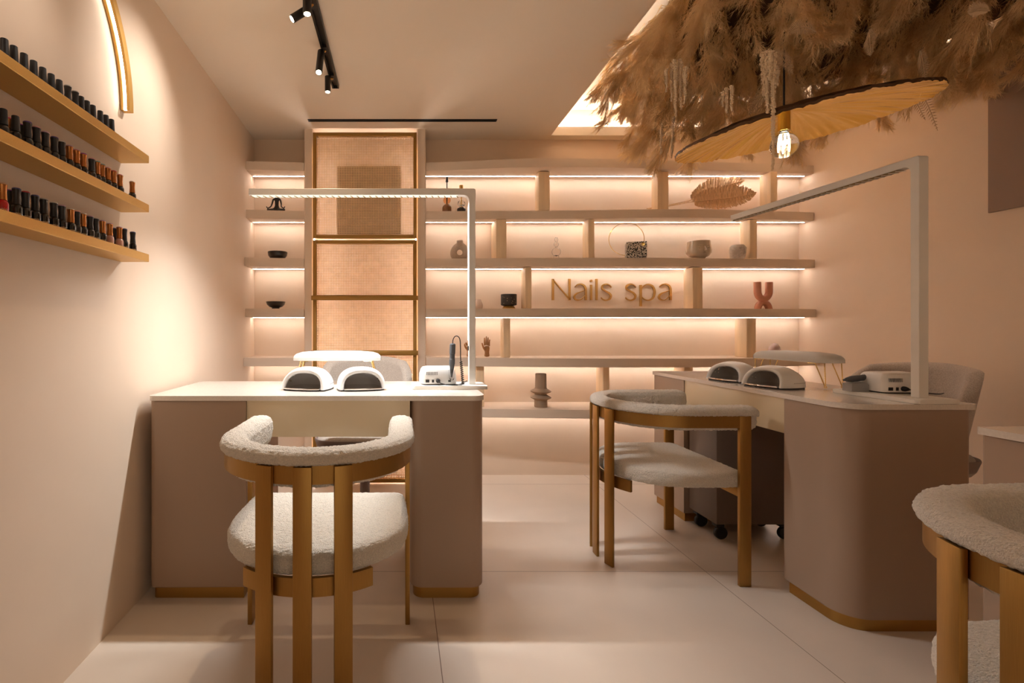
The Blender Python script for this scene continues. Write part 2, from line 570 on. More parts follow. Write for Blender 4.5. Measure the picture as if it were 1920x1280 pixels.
fx0, fx1 = at(586.5, 0, FY).x, at(781.5, 0, FY).x
z1, z0 = at(0, 248, FY).z, at(0, 446.5, FY).z
t = thing('rattan_panel', 'upper square cane panel in a golden frame over a dark grille', 'panel', ((fx0 + fx1) / 2, FY, z0))
w2 = (fx1 - fx0) / 2
mb = MB(); frame(mb, -w2, w2, 0, z1 - z0, 0, .03, .0235)
mb.build('frame', M['goldframe'], t)
mb = MB(); cane(mb, -w2 + .02, w2 - .02, .02, z1 - z0 - .02, .018)
mb.build('cane_webbing', M['cane'], t, 0)
z1b = at(0, 450, FY).z
t = thing('rattan_door', 'tall lower cane door with golden crossbars behind the left desk', 'door', ((fx0 + fx1) / 2, FY, .015))
hb = z1b - .015
mb = MB(); frame(mb, -w2, w2, 0, hb, 0, .03, .0235)
mb.build('frame', M['goldframe'], t)
mb = MB(); cane(mb, -w2 + .024, w2 - .024, .018, hb - .018, .018)
mb.build('cane_webbing', M['cane'], t, 0)
for py in (558.5, 661):
    zz = at(0, py, FY).z - .015
    MB().box(-w2 - .008, w2 + .008, -.022, -.0005, zz - .0155, zz + .0155, .003).build('crossbar', M['goldframe'], t)
zz = at(0, 860, FY).z - .015
MB().box(-w2 - .008, w2 + .008, -.022, -.0005, zz - .0155, zz + .0155, .003).build('crossbar', M['goldframe'], t)
# dark air grille on the wall behind the upper cane panel, lit niche
g0, g1 = at(632, 438, 3.50), at(752, 312, 3.50)
t = thing('return_air_grille', 'dark square grille seen through the upper cane panel', 'air vent', ((g0.x + g1.x) / 2, YB, g0.z))
gw, gh = (g1.x - g0.x) / 2, g1.z - g0.z
MB().box(-gw, gw, -.02, .002, 0, gh).build('grille_box', M['cavity'], t)
for i in range(9):
    MB().box(-gw + .01, gw - .01, -.026, -.0205, gh * (i + .5) / 9 - .008, gh * (i + .5) / 9 + .008).build('grille_slat', M['cavity'], t)
nl = thing('niche_light', 'warm light strips round the niche behind the rattan panels', 'light strip', (0, 3.42, 0))
M['ledn'] = emis('niche led strip', WARM, 60)
MB().box(PL1 + .0005, PL1 + .006, -.070, -.060, .0003, 2.30).build('led_strip', M['ledn'], nl)
MB().box(PR0 - .006, PR0 - .0005, -.070, -.060, .0003, 2.30).build('led_strip', M['ledn'], nl)

# ------------------------------------------------------------------ wood blocks between the shelves
blocks = [  # lower shelf, side-left px, face-left px, face-right px, label
    (2, 1003, 1010, 1031, 'pale spruce block on the palm-leaf shelf, leftmost of three'),
    (2, 1221, 1233, 1254, 'pale spruce block just left of the dried palm leaf'),
    (2, 1424, 1445, 1458, 'knotty spruce block right of the dried palm leaf'),
    (3, 921, 930, 950, 'spruce block right of the ring-shaped vase'),
    (3, 1092, 1103, 1115, 'spruce block between the glass bubble vase and terrazzo cube'),
    (3, 1387, 1406, 1420, 'spruce block behind the small pale face pot'),
    (4, 977, 985, 997, 'narrow spruce block between black planter and lettering'),
    (4, 1281, 1299, 1318, 'broad spruce block right of the lettering'),
    (5, 938, 944, 957, 'knotty spruce block right of the wooden hands'),
    (5, 1377, 1400, 1418, 'broad spruce block left of the mauve egg'),
    (6, 889, 893, 908, 'spruce block behind the left desk lamp post'),
    (6, 1117, 1131, 1143, 'spruce block above the back of the middle armchair'),
    (6, 1262, 1283, 1300, 'spruce block hidden behind the far corner of the right desk'),
]
for k, s0, f0, f1, lab in blocks:
    yf = 3.335 if k < 4 else 3.315
    if k >= 5:
        yf = 3.30
    yb = min(YB - .012, yf * (f0 - X0) / (s0 - X0))
    xa, xb = at(f0, 0, yf).x, at(f1, 0, yf).x
    h = SH[k - 1] - ST - SH[k]
    yc = (yf + yb) / 2
    o = MB().box(xa, xb, yf - yc, yb - yc, 0, h - .006, .005, 2).xf(Matrix.Translation((-(xa + xb) / 2, 0, 0))).build('wood_block', M['wood'])
    o.location = ((xa + xb) / 2, yc, SH[k] + .0003)
    tag(o, lab, 'wood block', 'spruce blocks between the shelves')

# ------------------------------------------------------------------ lettering
NS = {
    'N': [[(1037.3, 522.5, 3.9), (1037.3, 562.5, 3.9)], [(1036.5, 523, 2), (1069, 562, 2)], [(1068.3, 522.5, 3.9), (1068.3, 562.5, 3.9)]],
    'a': [[(1078.5, 537.5, 1.3), (1082.5, 534, 2), (1089, 532.3, 2.5), (1095.5, 535, 3.2), (1098.6, 541, 3.8), (1098.9, 550, 3.9), (1098.9, 562.5, 3.9)],
          [(1098, 544, 1.2), (1089, 547, 1.6), (1081, 550.5, 2.6), (1077, 556, 3.4), (1079.5, 561, 2.8), (1085.5, 562.3, 2.), (1092, 559.5, 1.4), (1098, 553, 1.2)]],
    'i': [[(1108.8, 533.5, 3.9), (1108.8, 562.5, 3.9)]],
    'l': [[(1119, 522.5, 3.9), (1119, 562.5, 3.9)]],
    's': [[(1147, 538.5, 1.3), (1142.5, 534, 2), (1136, 532.5, 2.8), (1130, 535.8, 3.4), (1129.8, 541, 3.2), (1136, 545.6, 2.8), (1142.5, 549.3, 3), (1146, 554.3, 3.4), (1143.8, 560, 3.2), (1137, 562.7, 2.6), (1131, 561, 1.9), (1127.6, 557.5, 1.2)]],
    'p': [[(1202, 534, 3.9), (1202, 573.8, 3.9)], [(1203, 541.5, 1.3), (1208.5, 535.3, 2), (1216, 533, 2.8), (1224.5, 537, 3.4), (1228, 547.5, 3.9), (1225, 558, 3.2), (1217, 562.5, 2.4), (1209, 561, 1.8), (1203, 555.5, 1.2)]],
}
seq = [('N', 0), ('a', 0), ('i', 0), ('l', 0), ('s', 0), ('s', 46), ('p', 0), ('a', 159)]
YS = YB - .012
c0 = at(1147, 562.5, YS)
sg = thing('wall_sign', 'gold raised lettering Nails spa on the back wall between two spruce blocks', 'sign', c0)
for ch, dx in seq:
    mb = MB()
    for st in NS[ch]:
        P = catmull(st, 8) if len(st) > 2 else [Vector(p) for p in st]
        rows = []
        for i, p in enumerate(P):
            a, b = P[max(0, i - 1)], P[min(len(P) - 1, i + 1)]
            d = Vector((b.x - a.x, b.y - a.y)).normalized(); nrm = Vector((-d.y, d.x)) * p.z / 2
            q1 = at(p.x + dx + nrm.x, p.y + nrm.y, YS) - c0
            q2 = at(p.x + dx - nrm.x, p.y - nrm.y, YS) - c0
            rows.append([q1, q2, q2 + Vector((0, .011, 0)), q1 + Vector((0, .011, 0))])
        V = mb.grid(rows, wu=True)
        mb.bm.faces.new(V[0]); mb.bm.faces.new(V[-1][::-1])
    if ch == 'i':
        d0 = at(1108.8, 526.2, YS) - c0
        mb.lathe([(.0085, 0), (.0085, .011)], n=20, M4=Matrix.Translation(d0) @ Matrix.Rotation(-pi / 2, 4, 'X'))
    mb.build('letter', M['letter'], sg)

# ------------------------------------------------------------------ shelf decorations
def put(px, y, k):
    p = at(px, 0, y)
    return (p.x, y, SH[k] + .0003)


def arc(r, a0, a1, n, cx=0, cz=0):
    return [(cx + r * cos(a0 + (a1 - a0) * i / n), cz + r * sin(a0 + (a1 - a0) * i / n)) for i in range(n + 1)]


# seated meditating figurine (left niche, second shelf)
S = .0042
fig = skin_mesh('body', [(0, 0, .020, (.016, .013)), (0, 0, .045, (.013, .011)), (0, 0, .075, (.017, .012)), (0, 0, .091, (.012, .010)), (0, 0, .104, .0055), (0, -.002, .116, .0095), (0, -.002, .128, .0085),
                         (.024, 0, .088, .0075), (.032, -.004, .055, .0058), (.036, -.02, .032, .0045), (.056, -.03, .018, .0045),
                         (-.024, 0, .088, .0075), (-.032, -.004, .055, .0058), (-.036, -.02, .032, .0045), (-.056, -.03, .018, .0045),
                         (.03, -.012, .012, .011), (.062, -.022, .010, .0085), (.015, -.04, .009, .007), (-.03, -.012, .012, .011), (-.062, -.022, .010, .0085), (-.015, -.034, .009, .007),
                         (.064, -.032, .032, .003), (-.064, -.032, .032, .003)],
                [(0, 1), (1, 2), (2, 3), (3, 4), (4, 5), (5, 6), (3, 7), (7, 8), (8, 9), (9, 10), (3, 11), (11, 12), (12, 13), (13, 14), (0, 15), (15, 16), (16, 17), (0, 18), (18, 19), (19, 20), (10, 21), (14, 22)], M['bronze'])
o = link('meditating_figurine', fig); o.location = put(519, 3.39, 2)
tag(o, 'small black seated meditating figurine on the left niche shelf', 'figurine')
# bowls
def bowl(name, prof, px, y, k, lab, m):
    o = MB().lathe(prof, n=48).build(name, m, smooth=55); o.location = put(px, y, k)
    return tag(o, lab, 'bowl')
bowl('bowl', [(.0, .006), (.03, .006), (.034, 0), (.036, 0), (.05, .010), (.063, .028), (.067, .048), (.066, .054), (.064, .053), (.060, .032), (.045, .014), (0, .011)], 520.5, 3.40, 3,
     'round black bowl without foot in the left niche', M['darkwood'])
bowl('footed_bowl', [(0, .004), (.026, .0), (.028, 0), (.026, .010), (.045, .017), (.060, .032), (.066, .052), (.064, .052), (.058, .034), (.04, .02), (0, .016)], 517, 3.40, 4,
     'black veined bowl on a narrow foot in the left niche', M['darkwood'])

# diffuser bottles
t = thing('reed_diffuser', 'brown dome bottle with amber glass bubble and tall black capped stick', 'diffuser', put(838, 3.41, 2))
MB().lathe([(0, 0), (.031, 0), (.0325, .004)] + [(.0325 * cos(a), .030 + .030 * sin(a)) for a in [i * pi / 16 for i in range(9)]][:8] + [(0, .060)], n=28).build('bottle', M['brownglass'], t)
MB().ball((0, 0, .087), .0265, 24, 14).build('glass_bubble', M['amber'], t)
MB().tube([(0, 0, .06), (0, 0, .215)], .0035, 8).build('stick', M['black'], t)
MB().lathe([(.0095, .214), (.0095, .219), (.0065, .246), (.004, .25), (0, .25)], n=16).build('cap', M['black'], t)
t = thing('reed_diffuser', 'black dome bottle with clear glass bubble and gold stick', 'diffuser', put(865, 3.41, 2))
MB().lathe([(0, 0), (.029, 0), (.0305, .004), (.0305, .016)] + [(.0305 - .012 + .012 * cos(a), .022 + .012 * sin(a)) for a in [i * pi / 12 for i in range(7)]] + [(0, .034)], n=28).build('bottle', M['bronze'], t)
MB().lathe([(0, .036), (.012, .038), (.0235, .050), (.027, .063), (.0235, .076), (.012, .088), (.010, .088), (.021, .075), (.0245, .063), (.021, .052), (0, .041)], n=24).build('glass_bubble', M['glass'], t)
MB().tube([(0, 0, .04), (0, 0, .155)], .0045, 8).build('stick', M['goldwire'], t)
MB().lathe([(.013, .152), (.0135, .19), (.012, .192), (0, .192)], n=16).build('cap', M['gold'], t)

# dried palm leaves
def palm_leaf(name, lab, mid, topw, botw, tilt, m, ydep, stem, seed):
    rnd = random.Random(seed)
    mids = catmull([at(px, py, ydep) for px, py in mid], 12)
    base = mids[0].copy()
    t = thing(name, lab, 'dried leaf', (base.x, base.y, base.z))
    mb = MB()
    L = len(mids)
    zfloor = SH[2] + .010
    for side, W in ((1, topw), (-1, botw)):
        n = 46
        for i in range(n):
            u = (i + .5) / n
            k = u * (L - 1); a = mids[int(k)].lerp(mids[min(L - 1, int(k) + 1)], k % 1)
            d = (mids[min(L - 1, int(k) + 2)] - mids[max(0, int(k) - 1)]).normalized()
            w = W * (sin(pi * min(1, u * .9 + .08)) ** .75) * (1 if u < .8 else (1 - (u - .8) * 2.8))
            w *= rnd.uniform(.88, 1.04)
            ang = atan2(d.z, d.x) + side * R(92 - tilt * (u - .15))
            e = Vector((cos(ang), 0, sin(ang)))
            tip = a + e * w + Vector((0, -rnd.uniform(.0, .012), 0))
            if tip.z < zfloor:
                tip = a + (tip - a) * max(.05, (a.z - zfloor) / max(1e-4, a.z - tip.z))
            hw = (mids[-1] - mids[0]).length / n * .72
            midp = a.lerp(tip, .5) + Vector((0, .004 * (1 if i % 2 else -1) + .005, 0))
            for p, q, ww, w2 in ((a, midp, hw * .8, hw), (midp, tip, hw, hw * rnd.uniform(.3, .8))):
                r = [(p - d * ww), (p + d * ww), (q + d * w2), (q - d * w2)]
                off = Vector((0, .0012, 0))
                v1 = [mb.bm.verts.new(x - base + off * (0 if j in (0, 3) else -2.2)) for j, x in enumerate(r)]
                v2 = [mb.bm.verts.new(x - base + off * (0 if j in (0, 3) else -2.2) + off * .6) for j, x in enumerate(r)]
                mb.bm.faces.new(v1); mb.bm.faces.new(v2[::-1])
                for j in range(4):
                    mb.bm.faces.new((v1[j], v1[(j + 1) % 4], v2[(j + 1) % 4], v2[j]))
    bl = mb.build('blade', m, t, 20)
    st = [at(px, py, yy) - base + Vector((0, -.004, 0)) for px, py, yy in stem] + [p - base + Vector((0, -.004, 0)) for p in mids[2:]]
    nn = len(st)
    MB().tube(st, [.0035 * (1 - .6 * i / nn) for i in range(nn)], 7).build('midrib', M['leafd'], t)
    return t


palm_leaf('dried_palm_leaf', 'paler upper dried palm leaf leaning behind the other on the shelf', [(1298, 374), (1325, 361), (1360, 348), (1394, 339)], .085, .06, 55, M['leafl'], 3.462,
          [(1212, 391, 3.455), (1250, 385, 3.455), (1290, 377, 3.458)], 3)
palm_leaf('dried_palm_leaf', 'darker lower dried palm leaf standing in front on the shelf', [(1303, 378), (1340, 374), (1380, 369), (1416, 363)], .095, .075, 30, M['leafd'], 3.437,
          [(1214, 392, 3.437), (1255, 386, 3.437), (1292, 379, 3.437)], 4)

# ring shaped vase
def donut():
    mb = MB()
    hl = [(0, 0), (.035, 0), (.050, .006), (.062, .024), (.066, .046), (.061, .072), (.048, .095), (.033, .110), (.022, .119), (.0185, .127), (.020, .138), (.012, .139), (0, .139)]
    ol = [Vector((p.x, p.y - .052)) for p in catmull([(a, b, 0) for a, b in hl], 8)]
    ang = [atan2(p.y, max(1e-6, p.x)) for p in ol]

    def rout(th):
        a = atan2(sin(th), abs(cos(th)))
        best = min(range(len(ol)), key=lambda q: abs(ang[q] - a))
        return ol[best].length
    N, K = 80, 18
    rows = []
    for i in range(N):
        th = 2 * pi * i / N
        ax = Vector((cos(th), 0, sin(th)))
        ro = rout(th)
        ri = .020
        mid, hf = (ro + ri) / 2, (ro - ri) / 2
        row = []
        for k in range(K):
            a = 2 * pi * k / K
            ca, sa = cos(a), sin(a)
            row.append(ax * (mid + hf * math.copysign(abs(ca) ** .8, ca)) + Vector((0, .03 * math.copysign(abs(sa) ** .8, sa), .052)))
        rows.append(row)
    mb.grid(rows, wu=True, wv=True)
    return mb
o = donut().build('donut_vase', M['speckle'], smooth=80); o.location = put(862, 3.41, 3)
tag(o, 'sandy ring-shaped vase with a hole, beside the left lamp post', 'vase')
# glass bubble vase
prof = [(.020, 0), (.018, .03), (.014, .033)]
for cz, r in ((.058, .031), (.110, .017), (.143, .0125)):
    prof += [(max(.006, r * cos(a)), cz + r * sin(a)) for a in [(-.42 + .84 * i / 9) * pi for i in range(10)]]
prof += [(.009, .157), (.0085, .157)]
inner = [(max(.004, r - .0018), z) for r, z in prof[::-1]]
o = MB().lathe(prof + inner, n=32).build('bubble_vase', M['glass'], smooth=60); o.location = put(1043, 3.42, 3)
tag(o, 'clear glass vase of three stacked bubbles on the shelf', 'vase')
# ring sculpture on terrazzo cube
pc = put(1192, 3.345, 3)
t = thing('ring_sculpture', 'thin gold hoop standing on a speckled terrazzo cube', 'sculpture', pc, R(-19))
MB().box(-.062, .062, -.055, .065, 0, .108, .002).build('cube', M['terrazzo'], t)
rc = Matrix.Rotation(R(19), 3, 'Z') @ (at(1174.5, 448, 3.40) - Vector(pc))
MB().tube([rc + Vector((.114 * cos(a), .02 * cos(a), .114 * sin(a))) for a in [2 * pi * i / 64 for i in range(65)]], .0022, 8).build('hoop', M['goldwire'], t)
MB().lathe([(.011, 0), (.011, .004), (0, .005)], n=16, M4=Matrix.Translation((.038, -.0555, .088)) @ Matrix.Rotation(pi / 2, 4, 'X')).build('stud', M['goldwire'], t)

# face pots
def face_pot(name, lab, px, y, sc, prof, m, kind):
    t = thing(name, lab, 'pot', put(px, y, 3))
    MB().lathe([(r * sc, z * sc) for r, z in prof], n=44).build('body', m, t, 60)

    def rad(z):
        pp = [p for p in prof]
        for (r0, z0), (r1, z1) in zip(pp, pp[1:]):
            if z0 <= z <= z1:
                return r0 + (r1 - r0) * (z - z0) / max(1e-6, z1 - z0)
        return pp[3][0]
    mb = MB()
    a0 = -pi / 2 + (-.05 if kind == 'big' else .25)

    def sp(a, z, d=0.):
        r = rad(z) + d
        return Vector((r * cos(a0 + a), r * sin(a0 + a), z)) * sc
    if kind == 'big':
        mb.tube([sp(0, .072), sp(0, .06, .004), sp(0, .048, .009), sp(0, .044, .002)], [.003 * sc, .005 * sc, .008 * sc, .004 * sc], 8)
        for dz, wd in ((.036, .16), (.029, .13)):
            mb.tube([sp(-wd, dz - .001), sp(-wd / 2, dz, .003), sp(0, dz - .001 if dz > .03 else dz, .003), sp(wd / 2, dz, .003), sp(wd, dz - .001)], [.001, .0035 * sc, .0035 * sc, .0035 * sc, .001], 8)
        for s_ in (-.42, .42):
            mb.tube([sp(s_ - .13, .066), sp(s_, .07, .002), sp(s_ + .13, .066), sp(s_, .063, .002), sp(s_ - .13, .066)], .0018 * sc, 6)
            mb.tube([sp(s_ - .16, .078), sp(s_, .082, .001), sp(s_ + .14, .079)], .002 * sc, 6)
    else:
        mb.tube([sp(0, .085), sp(0, .06, .004), sp(0, .028, .006), sp(0, .025, 0)], [.003 * sc, .005 * sc, .006 * sc, .003 * sc], 8)
        for s_ in (-.5, .45):
            mb.tube([sp(s_ + .15 * cos(a), .068 + .007 * sin(a), .001) for a in [2 * pi * i / 14 for i in range(15)]], .0016 * sc, 6)
            mb.ball(sp(s_, .068), .0035 * sc, 10, 6)
    mb.build('face', m, t, 60)
    return t
face_pot('face_pot', 'wide taupe glazed pot with a moulded face', 1310, 3.385, 1.12,
         [(0, 0), (.035, 0), (.036, .008), (.04, .011), (.056, .02), (.069, .038), (.070, .055), (.063, .092), (.062, .110), (.058, .110), (.060, .09), (.064, .05), (.05, .022), (0, .016)], M['glaze'], 'big')
face_pot('face_pot', 'small pale pot with ring eyes in front of a spruce block', 1383, 3.345, 1.0,
         [(0, 0), (.036, 0), (.042, .006), (.048, .03), (.050, .055), (.046, .08), (.036, .092), (.033, .090), (.042, .076), (.045, .05), (.04, .012), (0, .01)], M['paleglaze'], 'small')

# black planter, blush vase
t = thing('planter', 'black dotted cylinder planter on a gold foot', 'planter', put(954, 3.41, 4))
MB().lathe([(.024, 0), (.045, 0), (.046, .006), (.034, .022), (0, .022)], n=28).build('foot', M['gold'], t)
MB().lathe([(0, .0225), (.03, .0225), (.052, .028), (.0545, .032), (.0545, .102), (.053, .104), (.0505, .103), (.0505, .05), (0, .05)], n=40).build('pot', M['planter'], t)
o = MB().lathe([(0, 0), (.024, 0), (.030, .012), (.031, .028), (.026, .048), (.020, .06), (.016, .07), (.013, .07), (.015, .058), (0, .05)], n=28).build('bud_vase', M['pinkglaze'], smooth=60)
o.location = put(897, 3.42, 4)
tag(o, 'small blush bud vase half hidden by the left lamp post', 'vase')
# terracotta double-u vase
mb = MB()
xs = .0405
mb.tube([(-xs, 0, .188), (-xs, 0, .182), (-xs, 0, .125)] + [(xs * cos(a), 0, .125 + .053 * sin(a)) for a in [pi + pi * i / 14 for i in range(1, 14)]] + [(xs, 0, .125), (xs, 0, .182), (xs, 0, .188)], [.021, .0225] + [.0225] * 15 + [.0225, .021], 20)
mb.tube([(-.038, 0, 0)] + [(.038 * cos(a), 0, .046 * sin(a)) for a in [pi - pi * i / 14 for i in range(1, 14)]] + [(.038, 0, 0)], .0215, 20)
o = mb.build('double_arch_vase', M['terracotta'], smooth=60); o.location = put(1431, 3.40, 4)
tag(o, 'terracotta vase of two opposed arches on the right of the lettering shelf', 'vase')

# mannequin hands
def hand(px, lab, pose, flip=1):
    n = [(0, 0, .0, (.024, .016)), (0, 0, .035, (.017, .013)), (0, 0, .055, (.021, .012)), (.0, 0, .085, (.026, .011))]
    e = [(0, 1), (1, 2), (2, 3)]
    me_parts = MB()
    me_parts.bm.from_mesh(skin_mesh('palm', n, e, M['handwood'], 2))
    fingers = {'index': (-.018, .098, .045, -.05), 'middle': (-.006, .101, .052, 0), 'ring': (.006, .099, .046, .04), 'little': (.017, .093, .036, .10)}
    for nm, (fx, fz, ln, sp) in fingers.items():
        if pose == 'ok' and nm == 'index':
            pts = [(fx, 0, fz - .01), (fx - .004, -.012, fz + .006), (fx - .012, -.024, fz + .002), (fx - .017, -.03, fz - .010)]
        elif pose == 'ok' and nm == 'little':
            pts = [(fx, 0, fz - .01), (fx + .003, -.01, fz + .015), (fx + .004, -.02, fz + .022)]
        else:
            pts = [(fx, 0, fz - .012), (fx + sp * ln * .4, 0, fz + ln * .4), (fx + sp * ln * .8, -.002, fz + ln * .75), (fx + sp * ln, -.005, fz + ln)]
        P = catmull(pts, 5)
        me_parts.tube(P, [.0062 - .0028 * i / len(P) for i in range(len(P))], 10)
    th = [(-.012, -.002, .052), (-.026, -.006, .068), (-.036, -.010, .088), (-.041, -.012, .105)] if pose == 'open' else [(-.012, -.004, .055), (-.026, -.014, .072), (-.033, -.026, .088), (-.033, -.032, .098)]
    P = catmull(th, 5)
    me_parts.tube(P, [.0095 - .0055 * i / len(P) for i in range(len(P))], 10)
    me_parts.xf(Matrix.Scale(.93, 4))
    o = me_parts.build('mannequin_hand', M['handwood'], smooth=70)
    o.location = put(px, 3.36, 5); o.rotation_euler = (0, 0, R(8) * flip)
    return tag(o, lab, 'hand sculpture')
hand(913, 'brown wooden hand sculpture with open upright fingers', 'open')
hand(880, 'brown wooden hand sculpture partly behind the left lamp post', 'ok', -1)
# egg
o = MB().lathe([(0, 0), (.014, .0005), (.026, .010), (.034, .028), (.036, .045), (.031, .068), (.020, .086), (.009, .094), (0, .096)], n=32).build('egg_ornament', M['egg'], smooth=80)
o.location = put(1452, 3.40, 5)
tag(o, 'mauve glazed egg ornament above the right hand rest', 'ornament')
# ribbed beige vase
o = MB().lathe([(0, 0), (.042, 0), (.044, .003), (.043, .045), (.043, .048), (.066, .060), (.069, .064), (.066, .068), (.04, .082), (.038, .086), (.042, .090), (.066, .102), (.069, .106), (.066, .110), (.042, .124), (.038, .132), (.036, .222), (.034, .225), (.031, .224), (.031, .15), (0, .15)], n=48).build('ribbed_vase', M['stoneware'], smooth=30)
o.location = put(1014, 3.30, 6)
tag(o, 'greige tiered vase with two flared rings on the lowest shelf', 'vase')

# ------------------------------------------------------------------ boucle armchairs
def resample(pts, step=None, n=None, closed=False):
    P = [Vector(p) for p in pts]
    if closed:
        P.append(P[0].copy())
    L = [0]
    for a, b in zip(P, P[1:]):
        L.append(L[-1] + (b - a).length)
    n = n or max(2, int(L[-1] / step))
    out, j = [], 0
    for i in range(n if closed else n + 1):
        d = L[-1] * i / n
        while j < len(L) - 2 and L[j + 1] < d:
            j += 1
        out.append(P[j].lerp(P[j + 1], (d - L[j]) / max(1e-9, L[j + 1] - L[j])))
    return out


def fuzz(mb, amp, f=150):
    bm = mb.bm
    bmesh.ops.recalc_face_normals(bm, faces=bm.faces[:])
    bm.normal_update()
    nn = [v.normal.copy() for v in bm.verts]
    for v, n in zip(bm.verts, nn):
        q = v.co
        a = noise.noise(q * f) + .8 * noise.noise(q * f * .42 + Vector((5, 3, 1)))
        v.co = q + n * amp * a
    return mb


AX, AYB, AYF = .282, .264, .245         # half width, back depth, front end


def upath(ax, ab, yf, step):
    p = [(-ax, yf, 0), (-ax, 0, 0)] + [(ax * cos(a), ab * sin(a), 0) for a in [pi + pi * i / 60 for i in range(1, 60)]] + [(ax, 0, 0), (ax, yf, 0)]
    return resample(p, step)


def outward(P):
    """outward unit normals of a U path (left arm -> back -> right arm)"""
    N = []
    for i in range(len(P)):
        t = (P[min(len(P) - 1, i + 1)] - P[max(0, i - 1)]).normalized()
        N.append(Vector((t.y, -t.x, 0)))
    return N


def usweep(mb, P, N, sec):
    V = mb.grid([[p + n * u + Vector((0, 0, v)) for u, v in sec] for p, n in zip(P, N)], wu=True)
    mb.bm.faces.new(V[0]); mb.bm.faces.new(V[-1][::-1])


def make_armchair(label, loc, rz):
    t = thing('armchair', label, 'chair', loc, rz, 'cream boucle armchairs')
    # upholstered ring
    P = upath(AX, AYB, AYF, .0027); N = outward(P)
    sec = [(-.056, .643), (-.036, .636), (-.014, .637), (-.0085, .648), (-.0085, .699), (.010, .700), (.0165, .706), (.0175, .715), (.014, .727), (.004, .735),
           (-.016, .739), (-.044, .738), (-.058, .731), (-.066, .715), (-.067, .69), (-.064, .66)]
    sec = [(p.x, p.y) for p in resample([(a, b, 0) for a, b in sec], n=104, closed=True)]
    cu = sum(a for a, b in sec) / 104; cv = .69
    rows = []

    def row(p, n, s, d):
        return [p + d + n * (cu + (u - cu) * s) + Vector((0, 0, cv + (v - cv) * s)) for u, v in sec]
    e0 = (P[0] - P[1]).normalized(); e1 = (P[-1] - P[-2]).normalized()
    caps = [(max(.02, cos(q) ** .55), .042 * sin(q)) for q in [pi / 2 * (1 - k / 24) for k in range(24)]]
    for s, d in caps:
        rows.append(row(P[0], N[0], s, e0 * d))
    for p, n in zip(P, N):
        rows.append(row(p, n, 1, Vector()))
    for s, d in caps[::-1]:
        rows.append(row(P[-1], N[-1], s, e1 * d))
    mb = MB()
    V = mb.grid(rows, wu=True)
    mb.bm.faces.new(V[0]); mb.bm.faces.new(V[-1][::-1])
    fuzz(mb, .0023).build('back_cushion', M['boucle'], t, 180)
    # brass band
    P = upath(AX, AYB, AYF, .012); N = outward(P)
    mb = MB(); usweep(mb, P, N, [(-.007, .650), (.005, .650), (.005, .6990), (-.007, .6990)])
    mb.build('back_band', M['brass'], t, 30)
    # back slats
    for x in (-.1005, 0, .1005):
        th = math.acos(x / AX)
        y = -AYB * sin(th)
        nrm = Vector((x / AX ** 2, y / AYB ** 2, 0)).normalized()
        a = atan2(nrm.y, nrm.x) + pi / 2
        mb = MB().box(-.0245, .0245, -.0175, -.0055, 0, .6985, .0015)
        mb.xf(Matrix.Translation((x, y, 0)) @ Matrix.Rotation(a, 4, 'Z'))
        mb.build('back_slat', M['brass'], t, 30)
    # front legs
    for s in (-1, 1):
        MB().box(s * AX - .009, s * AX + .007, .199, .246, 0, .6990, .0015).build('leg', M['brass'], t, 30)
    # seat rails
    P = [p for p in upath(AX - .006, AYB - .005, AYF, .012) if p.y < -.19]; N = outward(P)
    mb = MB(); usweep(mb, P, N, [(-.012, .350), (0, .350), (0, .400), (-.012, .400)])
    mb.build('seat_rail', M['brass'], t, 30)
    MB().box(-AX + .01, AX - .01, .205, .221, .362, .399, .0015).build('seat_rail', M['brass'], t, 30)
    # seat
    out = [(-.258, .238), (-.270, .226), (-.275, .18), (-.279, .05), (-.278, 0)]
    out = [(a, b, 0) for a, b in out] + [(.278 * cos(a), .250 * sin(a), 0) for a in [pi + pi * i / 48 for i in range(1, 48)]] + [(-a, b, 0) for a, b in out[::-1]]
    O = resample(out, n=560, closed=True)
    pf = [(q.x, q.y) for q in catmull([(a, b, 0) for a, b in [(.90, .390), (.945, .389), (.975, .392), (.992, .400), (1.0, .412), (1.003, .424), (1.0, .436), (.993, .445), (.984, .4515), (.97, .457), (.95, .461), (.925, .464), (.9, .466)]], 3)]
    pf += [(s, .466 + .012 * (1 - (s / .9) ** 2)) for s in [.9 - .9 * i / 84 for i in range(1, 84)]]
    c = Vector((0, .01, 0))
    rows = [[c + (p - c) * s + Vector((0, 0, z)) for p in O] for s, z in [(a_, b_ + .010 * min(1, max(0, (.47 - b_) / .07))) for a_, b_ in [(.3, .390), (.6, .390), (.8, .390)] + pf]]
    mb = MB(); V = mb.grid(rows, wu=True)
    mb.bm.faces.new(V[0][::-1]); mb.bm.faces.new(V[-1])
    fuzz(mb, .0021).build('seat', M['boucle'], t, 180)
    return t


ch = make_armchair('cream boucle armchair with brass slats in front of the left desk, seen from behind', (-.254, 1.545, 0), 0)
ch2 = dup(ch, (1.194, 2.288, 0), -pi / 2, 'cream boucle armchair with brass slats at the right desk, seen from its side')
ch3 = dup(ch, (1.193, .732, 0), R(-87), 'cream boucle armchair cut off at the bottom right corner of the photo')

# ------------------------------------------------------------------ desks
DH = .796


